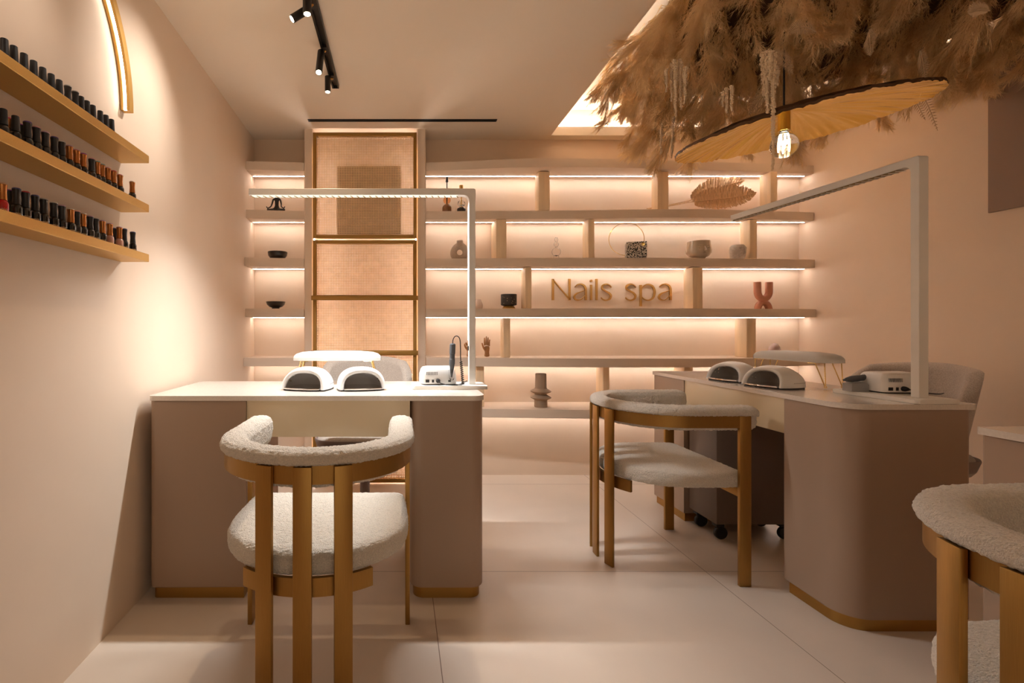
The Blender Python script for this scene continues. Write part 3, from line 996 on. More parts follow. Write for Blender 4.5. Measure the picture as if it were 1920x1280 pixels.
def desk(label, loc, rz, L, D, pedA, pedB, radA, radB, radT, cream_in=.012):
    """front along local -Y; pedestals pedA=(x0,x1) and pedB; origin at the front middle of the floor"""
    t = thing('manicure_desk', label, 'desk', loc, rz, 'taupe manicure desks')
    MB().prism(rrect(-L / 2, L / 2, 0, D, radT, 10), DH - .019, DH, .003, 3).build('desktop', M['quartz'], t)
    for (x0, x1), rd in ((pedA, radA), (pedB, radB)):
        rk = [max(0, r - .008) for r in rd]
        p = MB().prism(rrect(x0, x1, .008, D - .02, rd, 10), .046, DH - .0195, .006, 3).build('pedestal', M['taupe'], t)
        MB().prism(rrect(x0 + .012, x1 - .012, .02, D - .032, rk, 10), 0, .0455).build('plinth', M['brassflat'], p)
    MB().box(pedA[1] + .001, pedB[0] - .001, cream_in, cream_in + .018, .634, DH - .0195, .001).build('modesty_panel', M['cream'], t)
    MB().box(pedA[1] + .001, pedB[0] - .001, cream_in + .019, D - .06, .70, DH - .0195, .001).build('drawer', M['taupe'], t)
    return t


dl, dr = -.986, .334
desk('left manicure desk with taupe pedestals and cream panel', ((dl + dr) / 2, 1.90, 0), 0, dr - dl, .53,
     (-.656, -.276), (.366, .656), (.025, 0, 0, .02), (.05, .055, .03, .02), (.03, .05, .03, .02))
desk('right manicure desk set along the room beside the middle armchair', (1.545, 2.345, 0), -pi / 2, 1.31, .47,
     (-.65, -.325), (.372, .65), (.02, .0, .0, .02), (.0, .09, .03, 0), (.02, .09, .03, .02))
# mirrored for the third desk, nearer the camera
desk('third manicure desk at the right edge, only its corner in the photo', (1.545, .655, 0), -pi / 2, 1.31, .47,
     (-.65, -.325), (.372, .65), (.01, .0, .0, .02), (.0, .09, .03, 0), (.008, .09, .03, .02))

# mobile drawer unit under the right desk
t = thing('drawer_unit', 'dark mobile drawer unit on black casters under the right desk', 'drawer unit', (1.77, 2.535, 0))
MB().box(-.20, .19, -.115, .115, .085, .628, .004).build('body', M['fabricdark'], t)
for i, (a, b) in enumerate(((.09, .27), (.275, .455), (.46, .623))):
    d = MB().box(.1905, .205, -.11, .11, a, b, .002).build('drawer', M['fabricdark'], t)
    MB().box(.2055, .215, -.05, .05, b - .03, b - .02, .002).build('handle', M['goldwire'], d)
for x in (-.17, .15):
    for y in (-.08, .08):
        w = MB().box(x - .02, x + .02, y - .02, y + .02, .066, .0845, .003).build('caster', M['black'], t)
        MB().lathe([(0, -.011), (.028, -.011), (.032, -.007), (.032, .007), (.028, .011), (0, .011)], n=24, M4=Matrix.Translation((x + .012, y, .0325)) @ Matrix.Rotation(pi / 2, 4, 'X')).build('wheel', M['black'], w)

# ------------------------------------------------------------------ technician chairs
def swivel(label, loc, rz, first=None):
    if first:
        return dup(first, loc, rz, label)
    t = thing('swivel_chair', label, 'chair', loc, rz, 'grey felt swivel chairs')
    # wrap-round back
    nu, nv = 40, 18
    def shell(off, zt=0.):
        rows = []
        for j in range(nv + 1):
            v = j / nv
            z = .50 + (.385 - zt) * v
            amax = R(98 - 26 * v)
            if v > .72:
                amax *= 1 - .22 * ((v - .72) / .28) ** 2.4
            r = []
            for i in range(nu + 1):
                a = -amax + 2 * amax * i / nu
                rx, ry = .285 + off - .035 * (1 - v), .255 + off - .03 * (1 - v)
                edge = 1 - abs(2 * i / nu - 1) ** 6
                zz = z - .06 * v * (1 - cos(a)) * .9
                r.append(Vector((rx * sin(a), -ry * cos(a) - .02 + .045 * (1 - v), zz)))
            rows.append(r)
        return rows
    mb = MB()
    A, B = shell(0), shell(-.055, .01)
    ring = []
    for ra, rb in zip(A, B):
        m_l = (ra[0] + rb[0]) / 2 + Vector((0, .02, 0)); m_r = (ra[-1] + rb[-1]) / 2 + Vector((0, .02, 0))
        ring.append(ra + [m_r] + rb[::-1] + [m_l])
    top = [(p + q) / 2 for p, q in zip(ring[-1], ring[-1][::-1])]
    V = mb.grid(ring, wu=True)
    n = len(ring[0]); half = nu + 1
    # round the top and close the bottom
    for row, dz in ((V[-1], .012), (V[0], -.012)):
        mid = []
        for i in range(half):
            p = row[i].co; q = row[half + 1 + (nu - i)].co
            mid.append(mb.bm.verts.new((p + q) / 2 + Vector((0, 0, dz))))
        for i in range(nu):
            mb.bm.faces.new((row[i], row[i + 1], mid[i + 1], mid[i]))
            a, b = half + 1 + (nu - i), half + 1 + (nu - i - 1)
            mb.bm.faces.new((row[a], row[b], mid[i + 1], mid[i]))
        mb.bm.faces.new((row[half - 1], row[half], row[half + 1], mid[-1]))
        mb.bm.faces.new((row[0], row[n - 1], row[n - 2], mid[0]))
    mb.build('backrest', M['felt'], t, 70)
    # seat and its shell
    O = rrect(-.245, .245, -.215, .25, .12, 10)
    pr = [(.86, .40), (.95, .405), (.99, .42), (1.0, .45), (.985, .475), (.95, .49), (.85, .497), (.5, .50), (.05, .50)]
    mb = MB(); V = mb.grid([[Vector((x * s, y * s + .02, z)) for x, y in O] for s, z in pr], wu=True)
    mb.bm.faces.new(V[0][::-1]); mb.bm.faces.new(V[-1])
    mb.build('seat', M['felt'], t, 60)
    pr = [(.28, .375), (.6, .38), (.85, .395), (1.0, .425), (1.05, .470), (1.04, .478), (1.008, .470), (.95, .404), (.86, .3995), (.3, .3995)]
    mb = MB(); V = mb.grid([[Vector((x * s, y * s + .02, z)) for x, y in O] for s, z in pr], wu=True)
    mb.bm.faces.new(V[0][::-1]); mb.bm.faces.new(V[-1])
    mb.build('seat_shell', M['shelltaupe'], t, 60)
    MB().lathe([(.028, .06), (.028, .24), (.019, .245), (.019, .375), (.05, .376)], n=24).build('column', M['shelltaupe'], t)
    for k in range(4):
        a = pi / 4 + k * pi / 2
        d = Vector((cos(a), sin(a), 0))
        MB().tube([d * .02 + Vector((0, 0, .085)), d * .15 + Vector((0, 0, .072)), d * .29 + Vector((0, 0, .03)), d * .29 + Vector((0, 0, .002))], [.02, .016, .012, .012], 10).build('leg', M['shelltaupe'], t)
    return t


sw = swivel('grey felt swivel chair behind the left desk', (-.20, 2.78, 0), pi)
swivel('grey felt swivel chair behind the right desk near the wall', (2.38, 2.36, 0), R(98), sw)

# ------------------------------------------------------------------ desk lamps
def desk_lamp(label, loc, rz, lit, armlen=1.0):
    """base plate corner post at local (0,0), arm runs along local -X"""
    t = thing('desk_lamp', label, 'lamp', loc, rz, 'angular white desk lamps')
    MB().prism(rrect(-.28, .045, -.075, .085, .012), .0005, .0155, .003).build('base_plate', M['whitemetal'], t)
    H = .88
    w, d, th = .028, .036, .028
    # one continuous gallows profile with rounded inner corner
    prof = [(-w, .016), (0, .016), (0, H - .006), (-.006, H), (-armlen, H), (-armlen, H - th)]
    prof += [(-w - .022 + .022 * cos(a), H - th - .022 + .022 * sin(a)) for a in [pi / 2 * (1 - i / 8) for i in range(9)]]
    MB().prism(prof, -d / 2, d / 2, .0012, 1, axis='y').build('post_and_arm', M['whitemetal'], t, 30)
    # strip under the arm
    z = H - th
    st = MB(); x0, x1 = -armlen + .012, -w - .05
    st.box(x0, x1, -d / 2 + .004, d / 2 - .004, z - .0035, z - .0003)
    st.build('led_strip', M['leddesk'] if lit else M['ledoff'], t, 0)
    n = 33
    lo = MB()
    for i in range(n + 1):
        x = x0 + (x1 - x0) * i / n
        v = [(x - .006, -d / 2 + .003), (x - .0025, -d / 2 + .003), (x + .0065, d / 2 - .003), (x + .003, d / 2 - .003)]
        lo.prism(v, z - .0058, z - .0036)
    lo.build('louvre', M['brass'] if lit else M['whitemetal'], t, 0)
    MB().box(-w - .0022, -w - .0003, -d / 2 + .008, d / 2 - .008, .21, H - .075).build('led_strip', M['ledpost'] if lit else M['whitemetal'], t, 0)
    if lit:
        L = bpy.data.lights.new('lamp_light', 'AREA')
        L.shape = 'RECTANGLE'; L.size = x1 - x0; L.size_y = .02; L.energy = 14; L.color = (.94, .97, 1); L.spread = R(140)
        lo = bpy.data.objects.new('lamp_light', L); C.objects.link(lo)
        lo.parent = t; lo.location = ((x0 + x1) / 2, 0, z - .0065)
    MB().box(-w - .004, -w - .0005, -.010, .010, .165, .185, .001).build('switch', M['black'], t)
    return t


desk_lamp('white angular desk lamp with lit strip on the left desk', (.333, 2.17, DH), 0, True)
desk_lamp('white angular desk lamp, unlit, on the right desk', (1.866, 1.738, DH), R(-87.6), False, .935)

# ------------------------------------------------------------------ nail lamps
def nail_lamp(label, loc, rz, first=None):
    if first:
        return dup(first, loc, rz, label)
    t = thing('nail_lamp', label, 'nail lamp', loc, rz, 'white domed nail lamps')
    W, H, L = .104, .097, .185                       # opening faces local -Y

    def prof(v):                                     # v 0 front .. 1 back
        w = W * (.93 + .07 * sin(pi * min(1, v * 1.6))) * (1 if v < .5 else sqrt(max(0, 1 - ((v - .5) / .5) ** 2.6)))
        h = H * (.92 + .08 * sin(pi * min(1, v * 1.5))) * (1 if v < .4 else sqrt(max(0, 1 - ((v - .4) / .6) ** 2.2)))
        return w, h

    def arch(v, dw, dh, y, n=28, e=.8, z0=.006):
        w, h = prof(v)
        w -= dw; h -= dh
        r = []
        for i in range(n + 1):
            a = pi * i / n
            r.append(Vector((w * math.copysign(abs(cos(a)) ** e, cos(a)), y, z0 + max(0, h - z0) * abs(sin(a)) ** e)))
        return r
    rows = []
    m = 22
    ys = [-L / 2 + .022 * 0 + L * (i / m) for i in range(m + 1)]
    # tilted front: the mouth leans back at the top
    for i in range(m, -1, -1):
        v = min(.995, i / m)
        r = arch(v, 0, 0, ys[i])
        lean = .03 * (1 - v) ** 2
        rows.append([p + Vector((0, lean * p.z / H, 0)) for p in r])
    for dw, dh, dy in ((.003, .003, -.003), (.009, .009, -.001), (.015, .015, .003), (.017, .017, .010)):
        rows.append([p + Vector((0, .03 * p.z / H, 0)) for p in arch(0, dw, dh, -L / 2 + dy)])
    mb = MB(); mb.grid(rows)
    mb.build('shell', M['white'], t, 60)
    rows = []
    for i in range(0, 15):
        v = i / 14 * .86
        rows.append([p + Vector((0, .03 * (1 - v) ** 2 * p.z / H, 0)) for p in arch(v, .0172, .0172, -L / 2 + .0105 + (L - .03) * v)])
    mb = MB(); V = mb.grid(rows)
    mb.bm.faces.new(V[-1])
    mb.build('liner', M['darkglass'], t, 50)
    for v, k in ((.12, 4), (.12, 7), (.22, 5), (.3, 8), (.3, 3), (.12, 20), (.12, 24), (.22, 22), (.3, 19), (.3, 25), (.2, 12), (.2, 16)):
        p = arch(v, .0172, .0172, -L / 2 + .0105 + (L - .03) * v)[k]
        p = p + Vector((0, .03 * (1 - v) ** 2 * p.z / H, 0))
        MB().ball(p + Vector((-p.x * .02, 0, -p.z * .03)), .0045, 10, 6).build('led_bead', M['chrome'], t)
    out = [(-.080, -L / 2 - .004), (-.04, -L / 2 - .014), (0, -L / 2 - .017), (.04, -L / 2 - .014), (.080, -L / 2 - .004)] + [(.078 * cos(a), .0 + .085 * sin(a)) for a in [pi * i / 20 for i in range(21)]]
    MB().prism(out, .0062, .0125, .001).build('base_plate', M['chrome'], t)
    out = [(x * 1.0, y) for x, y in [(.100 * (1 if abs(a) < 2 else 1) * cos(a), .0) for a in []]] or [(-.092, -L / 2 + .014), (.092, -L / 2 + .014)] + [(.101 * cos(a), .0 + .090 * sin(a)) for a in [pi * i / 24 for i in range(25)]]
    MB().prism(out, .0004, .0058).build('foot', M['black'], t)
    mb = MB()
    for i in range(12):
        y_ = -.030 + i * .0075
        w_, h_ = prof((y_ + L / 2) / L)
        sn = (.020 / (h_ - .006)) ** (1 / .8)
        mb.ball((w_ * sqrt(max(0, 1 - sn * sn)) ** .8, y_, .026), .0013, 8, 5)
    mb.build('vent_row', M['black'], t)
    return t


def on_desk(px, y):
    return (at(px, 0, y).x, y, DH)


nl1 = nail_lamp('left one of two white domed nail lamps on the left desk', on_desk(583, 2.14), R(-14))
nail_lamp('right one of two white domed nail lamps on the left desk', on_desk(675, 2.14), R(13), nl1)
nail_lamp('nearer white domed nail lamp on the right desk', (1.70, 2.20, DH), R(-78), nl1)
nail_lamp('farther white domed nail lamp on the right desk', (1.695, 2.455, DH), R(-76), nl1)

# ------------------------------------------------------------------ hand rests on hairpin legs
def hand_rest(label, loc, rz, first=None):
    if first:
        return dup(first, loc, rz, label)
    t = thing('hand_rest', label, 'hand rest', loc, rz, 'white hand rests on gold hairpin legs')
    O = rrect(-.208, .208, -.062, .062, .045, 10)
    h0 = .112
    pr = [(.94, h0 + .002), (1, h0), (1.005, h0 + .006), (1, h0 + .012), (.985, h0 + .02), (.94, h0 + .03), (.84, h0 + .038), (.6, h0 + .043), (.3, h0 + .044), (.04, h0 + .044)]

    def sc(x, y, s):
        k = (1 - s)
        return (x - math.copysign(min(abs(x), k * .24), x), y - math.copysign(min(abs(y), k * .062), y))
    mb = MB(); V = mb.grid([[Vector((*sc(x, y, s), z)) for x, y in O] for s, z in pr], wu=True)
    mb.bm.faces.new(V[0][::-1]); mb.bm.faces.new(V[-1])
    mb.build('cushion', M['whitesoft'], t, 60)
    for sx in (-1, 1):
        for sy in (-1, 1):
            bx, by = sx * .192, sy * .040
            foot = Vector((bx, by, .004))
            p1 = Vector((sx * .165, by + .022 * 1, h0 - .002)); p2 = Vector((sx * .165, by - .022, h0 - .002))
            pts = [Vector((sx * .13, by + .022, h0 - .002)), p1, p1.lerp(foot, .9), foot + Vector((0, .006, .002)), foot, foot + Vector((0, -.006, .002)), p2.lerp(foot, .9), p2, Vector((sx * .13, by - .022, h0 - .002))]
            MB().tube(pts, .0022, 7).build('leg', M['goldwire'], t)
    return t


hr = hand_rest('white cushioned hand rest behind the nail lamps on the left desk', on_desk(633, 2.335), 0)
hand_rest('cream cushioned hand rest behind the nail lamps on the right desk', (1.872, 2.31, DH), R(94), hr)

# ------------------------------------------------------------------ nail drills
def drill_body(t):
    """white box, ports on local -Y"""
    sx, sy = .078, .06
    pr = [(.93, .93, .004), (.99, .99, .006), (1, 1, .02), (.98, .97, .045), (.90, .92, .066), (.80, .84, .074), (.6, .7, .077), (.2, .3, .078)]
    O = rrect(-1, 1, -1, 1, .3, 8)
    mb = MB(); V = mb.grid([[Vector((x * sx * a, y * sy * b + (1 - b) * .0, z)) for x, y in O] for a, b, z in pr], wu=True)
    mb.bm.faces.new(V[0][::-1]); mb.bm.faces.new(V[-1])
    mb.box(.02, .062, -.045, .03, .055, .079, .008, 3)
    mb.build('case', M['white'], t, 50)
    MB().prism(rrect(-sx * .9, sx * .9, -sy * .9, sy * .9, .02), .0, .0038).build('foot', M['black'], t)
    for x, w, h in ((-.052, .008, .006), (-.028, .0045, .006), (.045, .006, .004)):
        MB().box(x - w, x + w, -sy - .0012, -sy + .004, .018 - h, .018 + h).build('port', M['black'], t)
    mb = MB()
    for k in range(8):
        x = -.055 + k * .0065
        mb.box(x - .0016, x + .0016, -sy - .0002, -sy + .012, .044, .058)
    mb.build('vent', M['greyplastic'], t)
    MB().lathe([(.0095, 0), (.0095, .008), (.006, .018), (0, .019)], n=16, M4=Matrix.Translation((-.006, -sy - .0, .019)) @ Matrix.Rotation(pi / 2, 4, 'X')).build('plug', M['black'], t)


LP = DH + .0158
t = thing('nail_drill', 'white nail drill box with cup holder on the left desk', 'nail drill', (at(820, 0, 2.185).x, 2.185, LP), R(4))
drill_body(t)
MB().tube(catmull([(-.006, -.079, .019), (.0, -.084, .012), (.03, -.083, .004), (.07, -.081, .003), (.095, -.05, .003), (.125, .02, .003), (.15, .078, .003)], 8), .0022, 7).build('cord', M['black'], t)
cx = .052
cup = MB().lathe([(.006, .022), (.011, .03), (.0145, .068), (.0135, .068), (.010, .031), (.005, .024)], c=(cx, -.076, 0), n=20).build('cup_holder', M['glass'], t)
hp = thing('handpiece', 'grey drill handpiece standing upright in its cup holder', 'drill handpiece', (at(847, 0, 2.10).x, 2.108, LP + .036))
hp.rotation_euler = (0, R(2), 0)
MB().lathe([(0, 0), (.003, .001), (.006, .02), (.0105, .05), (.0125, .06), (.0125, .078), (.0112, .08), (.0112, .10), (.0125, .102), (.0128, .12), (.0125, .142), (.010, .146), (0, .146)], n=22).build('grip', M['rubber'], hp)
hl = [(0, 0, .146), (.001, 0, .162), (.008, 0, .176), (.02, 0, .178), (.03, 0, .165), (.034, 0, .13), (.036, 0, .09), (.038, 0, .068)]
P = catmull(hl, 8)
cz = []
for i in range(200):
    u = i / 199
    c = Vector((.039 + .012 * u, 0, .068 - .098 * u))
    cz.append(c + Vector((.0052 * cos(u * 36 * 2), .0052 * sin(u * 36 * 2), 0)))
tail = catmull([cz[-1], (.045, .004, -.031), (.03, .01, -.032), (.012, .012, -.031)], 6)
MB().tube(P + cz + tail, .0021, 6).build('coiled_cord', M['black'], hp)

t = thing('nail_drill', 'white nail drill box behind the lamp post on the right desk', 'nail drill', (at(1668, 0, 1.905).x, 1.905, LP), R(-2))
drill_body(t)
MB().tube(catmull([(-.006, -.079, .019), (.02, -.086, .014), (.06, -.088, .006), (.10, -.085, .003), (.14, -.06, .003)], 8), .0024, 7).build('cord', M['black'], t)
hb = thing('handpiece_cradle', 'grey cradle block beside the drill on the right desk', 'cradle', (at(1604, 0, 1.93).x, 1.93, LP))
MB().prism([(-.034, 0), (.034, 0), (.034, .026), (.02, .036), (-.034, .030)], -.022, .022, .003, axis='y').build('block', M['greyplastic'], hb)
hp2 = thing('handpiece', 'grey drill handpiece lying on its cradle on the right desk', 'drill handpiece', (at(1604, 0, 1.93).x - .036, 1.93, LP + .0445))
hp2.rotation_euler = (0, R(84), R(4))
MB().lathe([(0, -.012), (.004, -.012), (.0045, -.002), (.008, 0), (.0105, .012), (.0125, .02), (.0125, .05), (.0112, .052), (.0125, .085), (.0125, .10), (.009, .106), (0, .106)], n=22).build('grip', M['rubber'], hp2)

# ------------------------------------------------------------------ polish shelves on the left wall
WS = {'top': (1.658, 1.685), 'middle': (1.480, 1.508), 'bottom': (1.300, 1.328)}
for nm, (z0, z1) in WS.items():
    y0, y1 = .66, 1.772
    t = MB().prism([(XL(y0) + .001, y0), (XL(y0) + .1025, y0), (XL(y1) + .1025, y1), (XL(y1) + .001, y1)], z0, z1, .0012, 1).build('wall_shelf', M['gold'])
    tag(t, f'{nm} gold wall shelf of nail polish bottles on the left wall', 'shelf', 'gold polish shelves')

_mc = {}


def cached(key, fn):
    if key not in _mc:
        _mc[key] = fn()
    return _mc[key]


POL = {
    'black': mat('black lacquer bottle', (.012, .01, .01), .12, coat=.5), 'red': mat('red polish bottle', (.55, .008, .012), .12, coat=.5),
    'pink': mat('pink polish bottle', (.66, .36, .29), .15, coat=.5),
    'cblack': mat('black cap', (.02, .018, .018), .38), 'ccopper': mat('copper cap', (.48, .19, .055), .27, metal=.85),
    'purple': mat('purple dot', (.22, .03, .28), .3), 'violet': mat('violet dot', (.10, .05, .22), .3), 'lilac': mat('lilac dot', (.55, .33, .42), .3), 'rose': mat('rose dot', (.68, .32, .33), .3),
    'dred': mat('red dot', (.5, .02, .03), .3), 'teal': mat('teal dot', (.12, .30, .29), .3), 'clear': mat('clear dot', (.62, .55, .5), .2), 'blue': mat('blue dot', (.05, .05, .16), .3),
    'hot': mat('hot pink dot', (.72, .10, .36), .3), 'nude': mat('nude dot', (.62, .40, .28), .3),
}


def curved_text():
    me = text_mesh('cupio', .0095, .0002, M['cuptext'])
    for v in me.vertices:
        a = v.co.x / .0127
        r = .0128 + v.co.z
        v.co = (r * sin(a), -r * cos(a), .011 + v.co.y)
    return me


def bottle(px, shelf, row, body, cap, dot, flared, label, grp):
    ztop = WS[shelf][1]
    y = 1.4
    for _ in range(8):
        X = XL(y) + row
        y = X * F / (px - X0)
    t = thing('polish_bottle', label, 'bottle', (X, y, ztop + .0002), R(37), grp)
    b = cached(('body', body), lambda: MB().lathe([(0, 0), (.0115, 0), (.0126, .0012), (.0126, .027), (.0119, .0315), (.0096, .0355), (.0078, .037), (0, .037)], n=24).mesh('body', POL[body]))
    link('body', b, t)
    if flared:
        c = cached(('capf', cap), lambda: MB().lathe([(0, .0372), (.0096, .0372), (.0092, .043), (.0083, .055), (.0088, .066), (.0099, .0738), (.0094, .0746), (0, .0746)], n=24).mesh('cap', POL[cap]))
    else:
        c = cached(('capp', cap), lambda: MB().lathe([(0, .0372), (.0099, .0372), (.0096, .045), (.0082, .0742), (.0072, .0752), (0, .0752)], n=24).mesh('cap', POL[cap]))
    link('cap', c, t)
    if dot:
        d = cached(('dot', dot), lambda: MB().lathe([(0, .0747), (.0096, .0747), (.0097, .0765), (.0080, .078), (0, .0783)], n=24).mesh('colour_dot', POL[dot]))
        link('colour_dot', d, t)
    if shelf != 'top':
        link('lettering', cached('txt', curved_text), t)
    return y


def nth(i):
    return ['first', 'second', 'third', 'fourth', 'fifth', 'sixth', 'seventh', 'eighth', 'ninth', 'tenth', 'eleventh', 'twelfth', 'thirteenth', 'fourteenth',
            'fifteenth', 'sixteenth', 'seventeenth', 'eighteenth', 'nineteenth', 'twentieth'][i]


top_px = [8, 26, 45, 63, 80, 96, 111, 127, 141, 152, 163, 174, 188, 198.5, 209]
rows = {
    'top': [(p, 'black', 'cblack', 'clear' if i in (7, 8) else None, i in (7, 8)) for i, p in enumerate(top_px)],
    'middle': [(6, 'black', 'cblack', None, 0), (17, 'black', 'ccopper', 'hot', 1), (29, 'black', 'cblack', None, 0), (39, 'black', 'cblack', 'purple', 1), (51.6, 'black', 'cblack', 'violet', 1),
               (68.5, 'black', 'cblack', 'rose', 1), (85, 'black', 'cblack', 'lilac', 1), (102, 'black', 'cblack', 'violet', 1), (115.6, 'black', 'cblack', 'clear', 1),
               (130, 'black', 'ccopper', 'lilac', 1), (143.5, 'black', 'ccopper', 'rose', 1), (156, 'black', 'ccopper', 'purple', 1), (172, 'black', 'cblack', 'rose', 1),
               (182, 'black', 'ccopper', 'teal', 1), (191, 'black', 'ccopper', 'teal', 1), (202, 'black', 'ccopper', 'rose', 1), (213, 'black', 'ccopper', 'dred', 1), (225, 'black', 'ccopper', 'rose', 1), (248, 'black', 'ccopper', 'nude', 1)],
    'bottom': [(4.7, 'red', 'ccopper', 'nude', 1), (17, 'black', 'cblack', 'purple', 1), (31, 'black', 'cblack', 'blue', 1), (48, 'black', 'cblack', 'dred', 1), (66, 'black', 'cblack', 'blue', 1),
               (82, 'black', 'cblack', 'clear', 1), (101, 'black', 'cblack', 'clear', 1), (116, 'black', 'cblack', 'lilac', 1), (133, 'black', 'ccopper', 'clear', 1), (144, 'black', 'cblack', 'rose', 1),
               (155.5, 'black', 'ccopper', 'clear', 1), (169, 'black', 'cblack', 'lilac', 1), (179.5, 'black', 'cblack', 'clear', 1), (192, 'black', 'ccopper', 'lilac', 1), (206, 'pink', 'ccopper', 'lilac', 1),
               (214, 'black', 'cblack', 'violet', 1), (224, 'pink', 'ccopper', 'lilac', 1), (233, 'black', 'cblack', 'blue', 1), (249, 'black', 'cblack', 'blue', 1)],
}
dotn = {'hot': 'bright pink', 'dred': 'red', 'nude': 'beige', 'clear': 'clear', 'lilac': 'lilac', 'rose': 'rose', 'violet': 'dark violet', 'purple': 'purple', 'teal': 'teal', 'blue': 'dark blue'}
for shelfname, items in rows.items():
    N = len(items)
    yf = -9
    for i, (px, body, cap, dot, fl) in enumerate(items):
        rw = .042 if shelfname == 'top' else .052
        y = 1.4
        for _ in range(6):
            y = (XL(y) + rw) * F / (px - X0)
        if y - yf < .0253:
            rw = .022
        bodyn = {'black': '', 'red': 'bright red ', 'pink': 'pink '}[body]
        capn = 'copper' if cap == 'ccopper' else 'black'
        lab = f'{bodyn}polish bottle, {capn} cap' + (f', {dotn[dot]} top' if dot else '') + f', {nth(N - 1 - i)} from far end of {shelfname} gold shelf'
        yy = bottle(px, shelfname, rw, body, cap, dot, fl, lab, f'polish bottles on the {shelfname} gold shelf')
        if rw > .03:
            yf = yy

# ------------------------------------------------------------------ gold arch light on the left wall
YC, HCc, RI, RO = 1.232, 1.850, .535, .563
arch = thing('arch_light', 'gold half-round arch light on the left wall above the polish shelves', 'wall light', (XL(YC), YC, HCc))
tilt = Matrix.Rotation(math.atan(.022), 4, 'Z')


def arcsweep(mb, sec, n=72):
    rows = []
    for i in range(n + 1):
        a = pi * i / n
        rows.append([Vector((x, r * cos(a), r * sin(a))) for x, r in sec])
    V = mb.grid(rows, wu=True)
    mb.bm.faces.new(V[0]); mb.bm.faces.new(V[-1][::-1])
    return mb.xf(tilt)
arcsweep(MB(), [(.001, RI), (.012, RI), (.012, RI + .006), (.024, RI + .006), (.024, RI), (.034, RI), (.034, RO), (.001, RO)]).build('frame', M['gold'], arch, 30)
arcsweep(MB(), [(.014, RI + .003), (.022, RI + .003), (.022, RI + .0055), (.014, RI + .0055)]).build('led_strip', M['ledarch'], arch, 0)

# ------------------------------------------------------------------ ceiling track and spots
tr = thing('ceiling_track', 'black ceiling track running along the room above the left desk', 'light track', (-.36, 0, HC))
MB().box(-.019, -.011, -.6, 2.725, -.022, -.0004).box(.011, .019, -.6, 2.725, -.022, -.0004).box(-.011, .011, -.6, 2.725, -.006, -.0004).build('rail', M['blackmetal'], tr, 30)
MB().box(-.019, .019, 2.7252, 2.73, -.022, -.0004).build('end_cap', M['black'], tr)


def spot(label, y, top, end, r, watt, size, blend, col=(1, .74, .48)):
    top, end = Vector(top), Vector(end)
    t = thing('spotlight', label, 'spotlight', (-.36, y, HC - .022), 0, 'black track spotlights')
    o = t.location
    MB().box(-.013, .013, -.03, .03, .0, .0155).build('adapter', M['black'], t)
    a, b = top - o, end - o
    d = (b - a).normalized()
    MB().tube([(0, 0, .001), a + d * .012], .005, 8).build('joint', M['gold'], t)
    MB().tube([a, a + d * .001, b - d * .001, b], [r - .001, r, r, r - .0008], 24).build('head', M['blackmetal'], t, 30)
    MB().tube([b + d * .0004, b + d * .0014], r * .74, 24).build('lens', M['lens'], t, 0)
    L = bpy.data.lights.new('spot_lamp', 'SPOT')
    L.energy = watt; L.color = col; L.spot_size = R(size); L.spot_blend = blend; L.shadow_soft_size = .012
    lo = bpy.data.objects.new('spot_lamp', L); C.objects.link(lo)
    lo.parent = t; lo.location = b + d * .004
    lo.rotation_euler = d.to_track_quat('-Z', 'Y').to_euler()
    return t


spot('black track spotlight nearest the photo top, hanging straight down', 1.955, (-.372, 1.955, 2.405), (-.372, 1.955, 2.318), .0175, 10, 60, .6)
spot('black track spotlight tilted left towards the polish shelves', 2.02, (-.372, 2.02, 2.385), (-.444, 2.006, 2.330), .0165, 20, 72, 1.0, (1, .93, .86))
spot('black track spotlight with dazzling lens tilted towards the camera', 2.36, (-.380, 2.35, 2.39), (-.383, 2.30, 2.265), .0165, 18, 76, .6)
spot('black track spotlight on the track above the frame, aimed at the arch light', 1.45, (-.372, 1.45, 2.385), (-.440, 1.418, 2.328), .0165, 9, 58, 1.0, (1, .91, .82))
spot('black track spotlight at the far end of the track, hanging down', 2.62, (-.385, 2.60, 2.40), (-.385, 2.60, 2.318), .0155, 10, 60, .6)

# ------------------------------------------------------------------ hanging pampas installation
inst = thing('pampas_installation', 'large hanging cloud of dried pampas grass under the ceiling recess', 'dried flower installation', (1.95, 1.85, 2.50))
IO = Vector(inst.location)


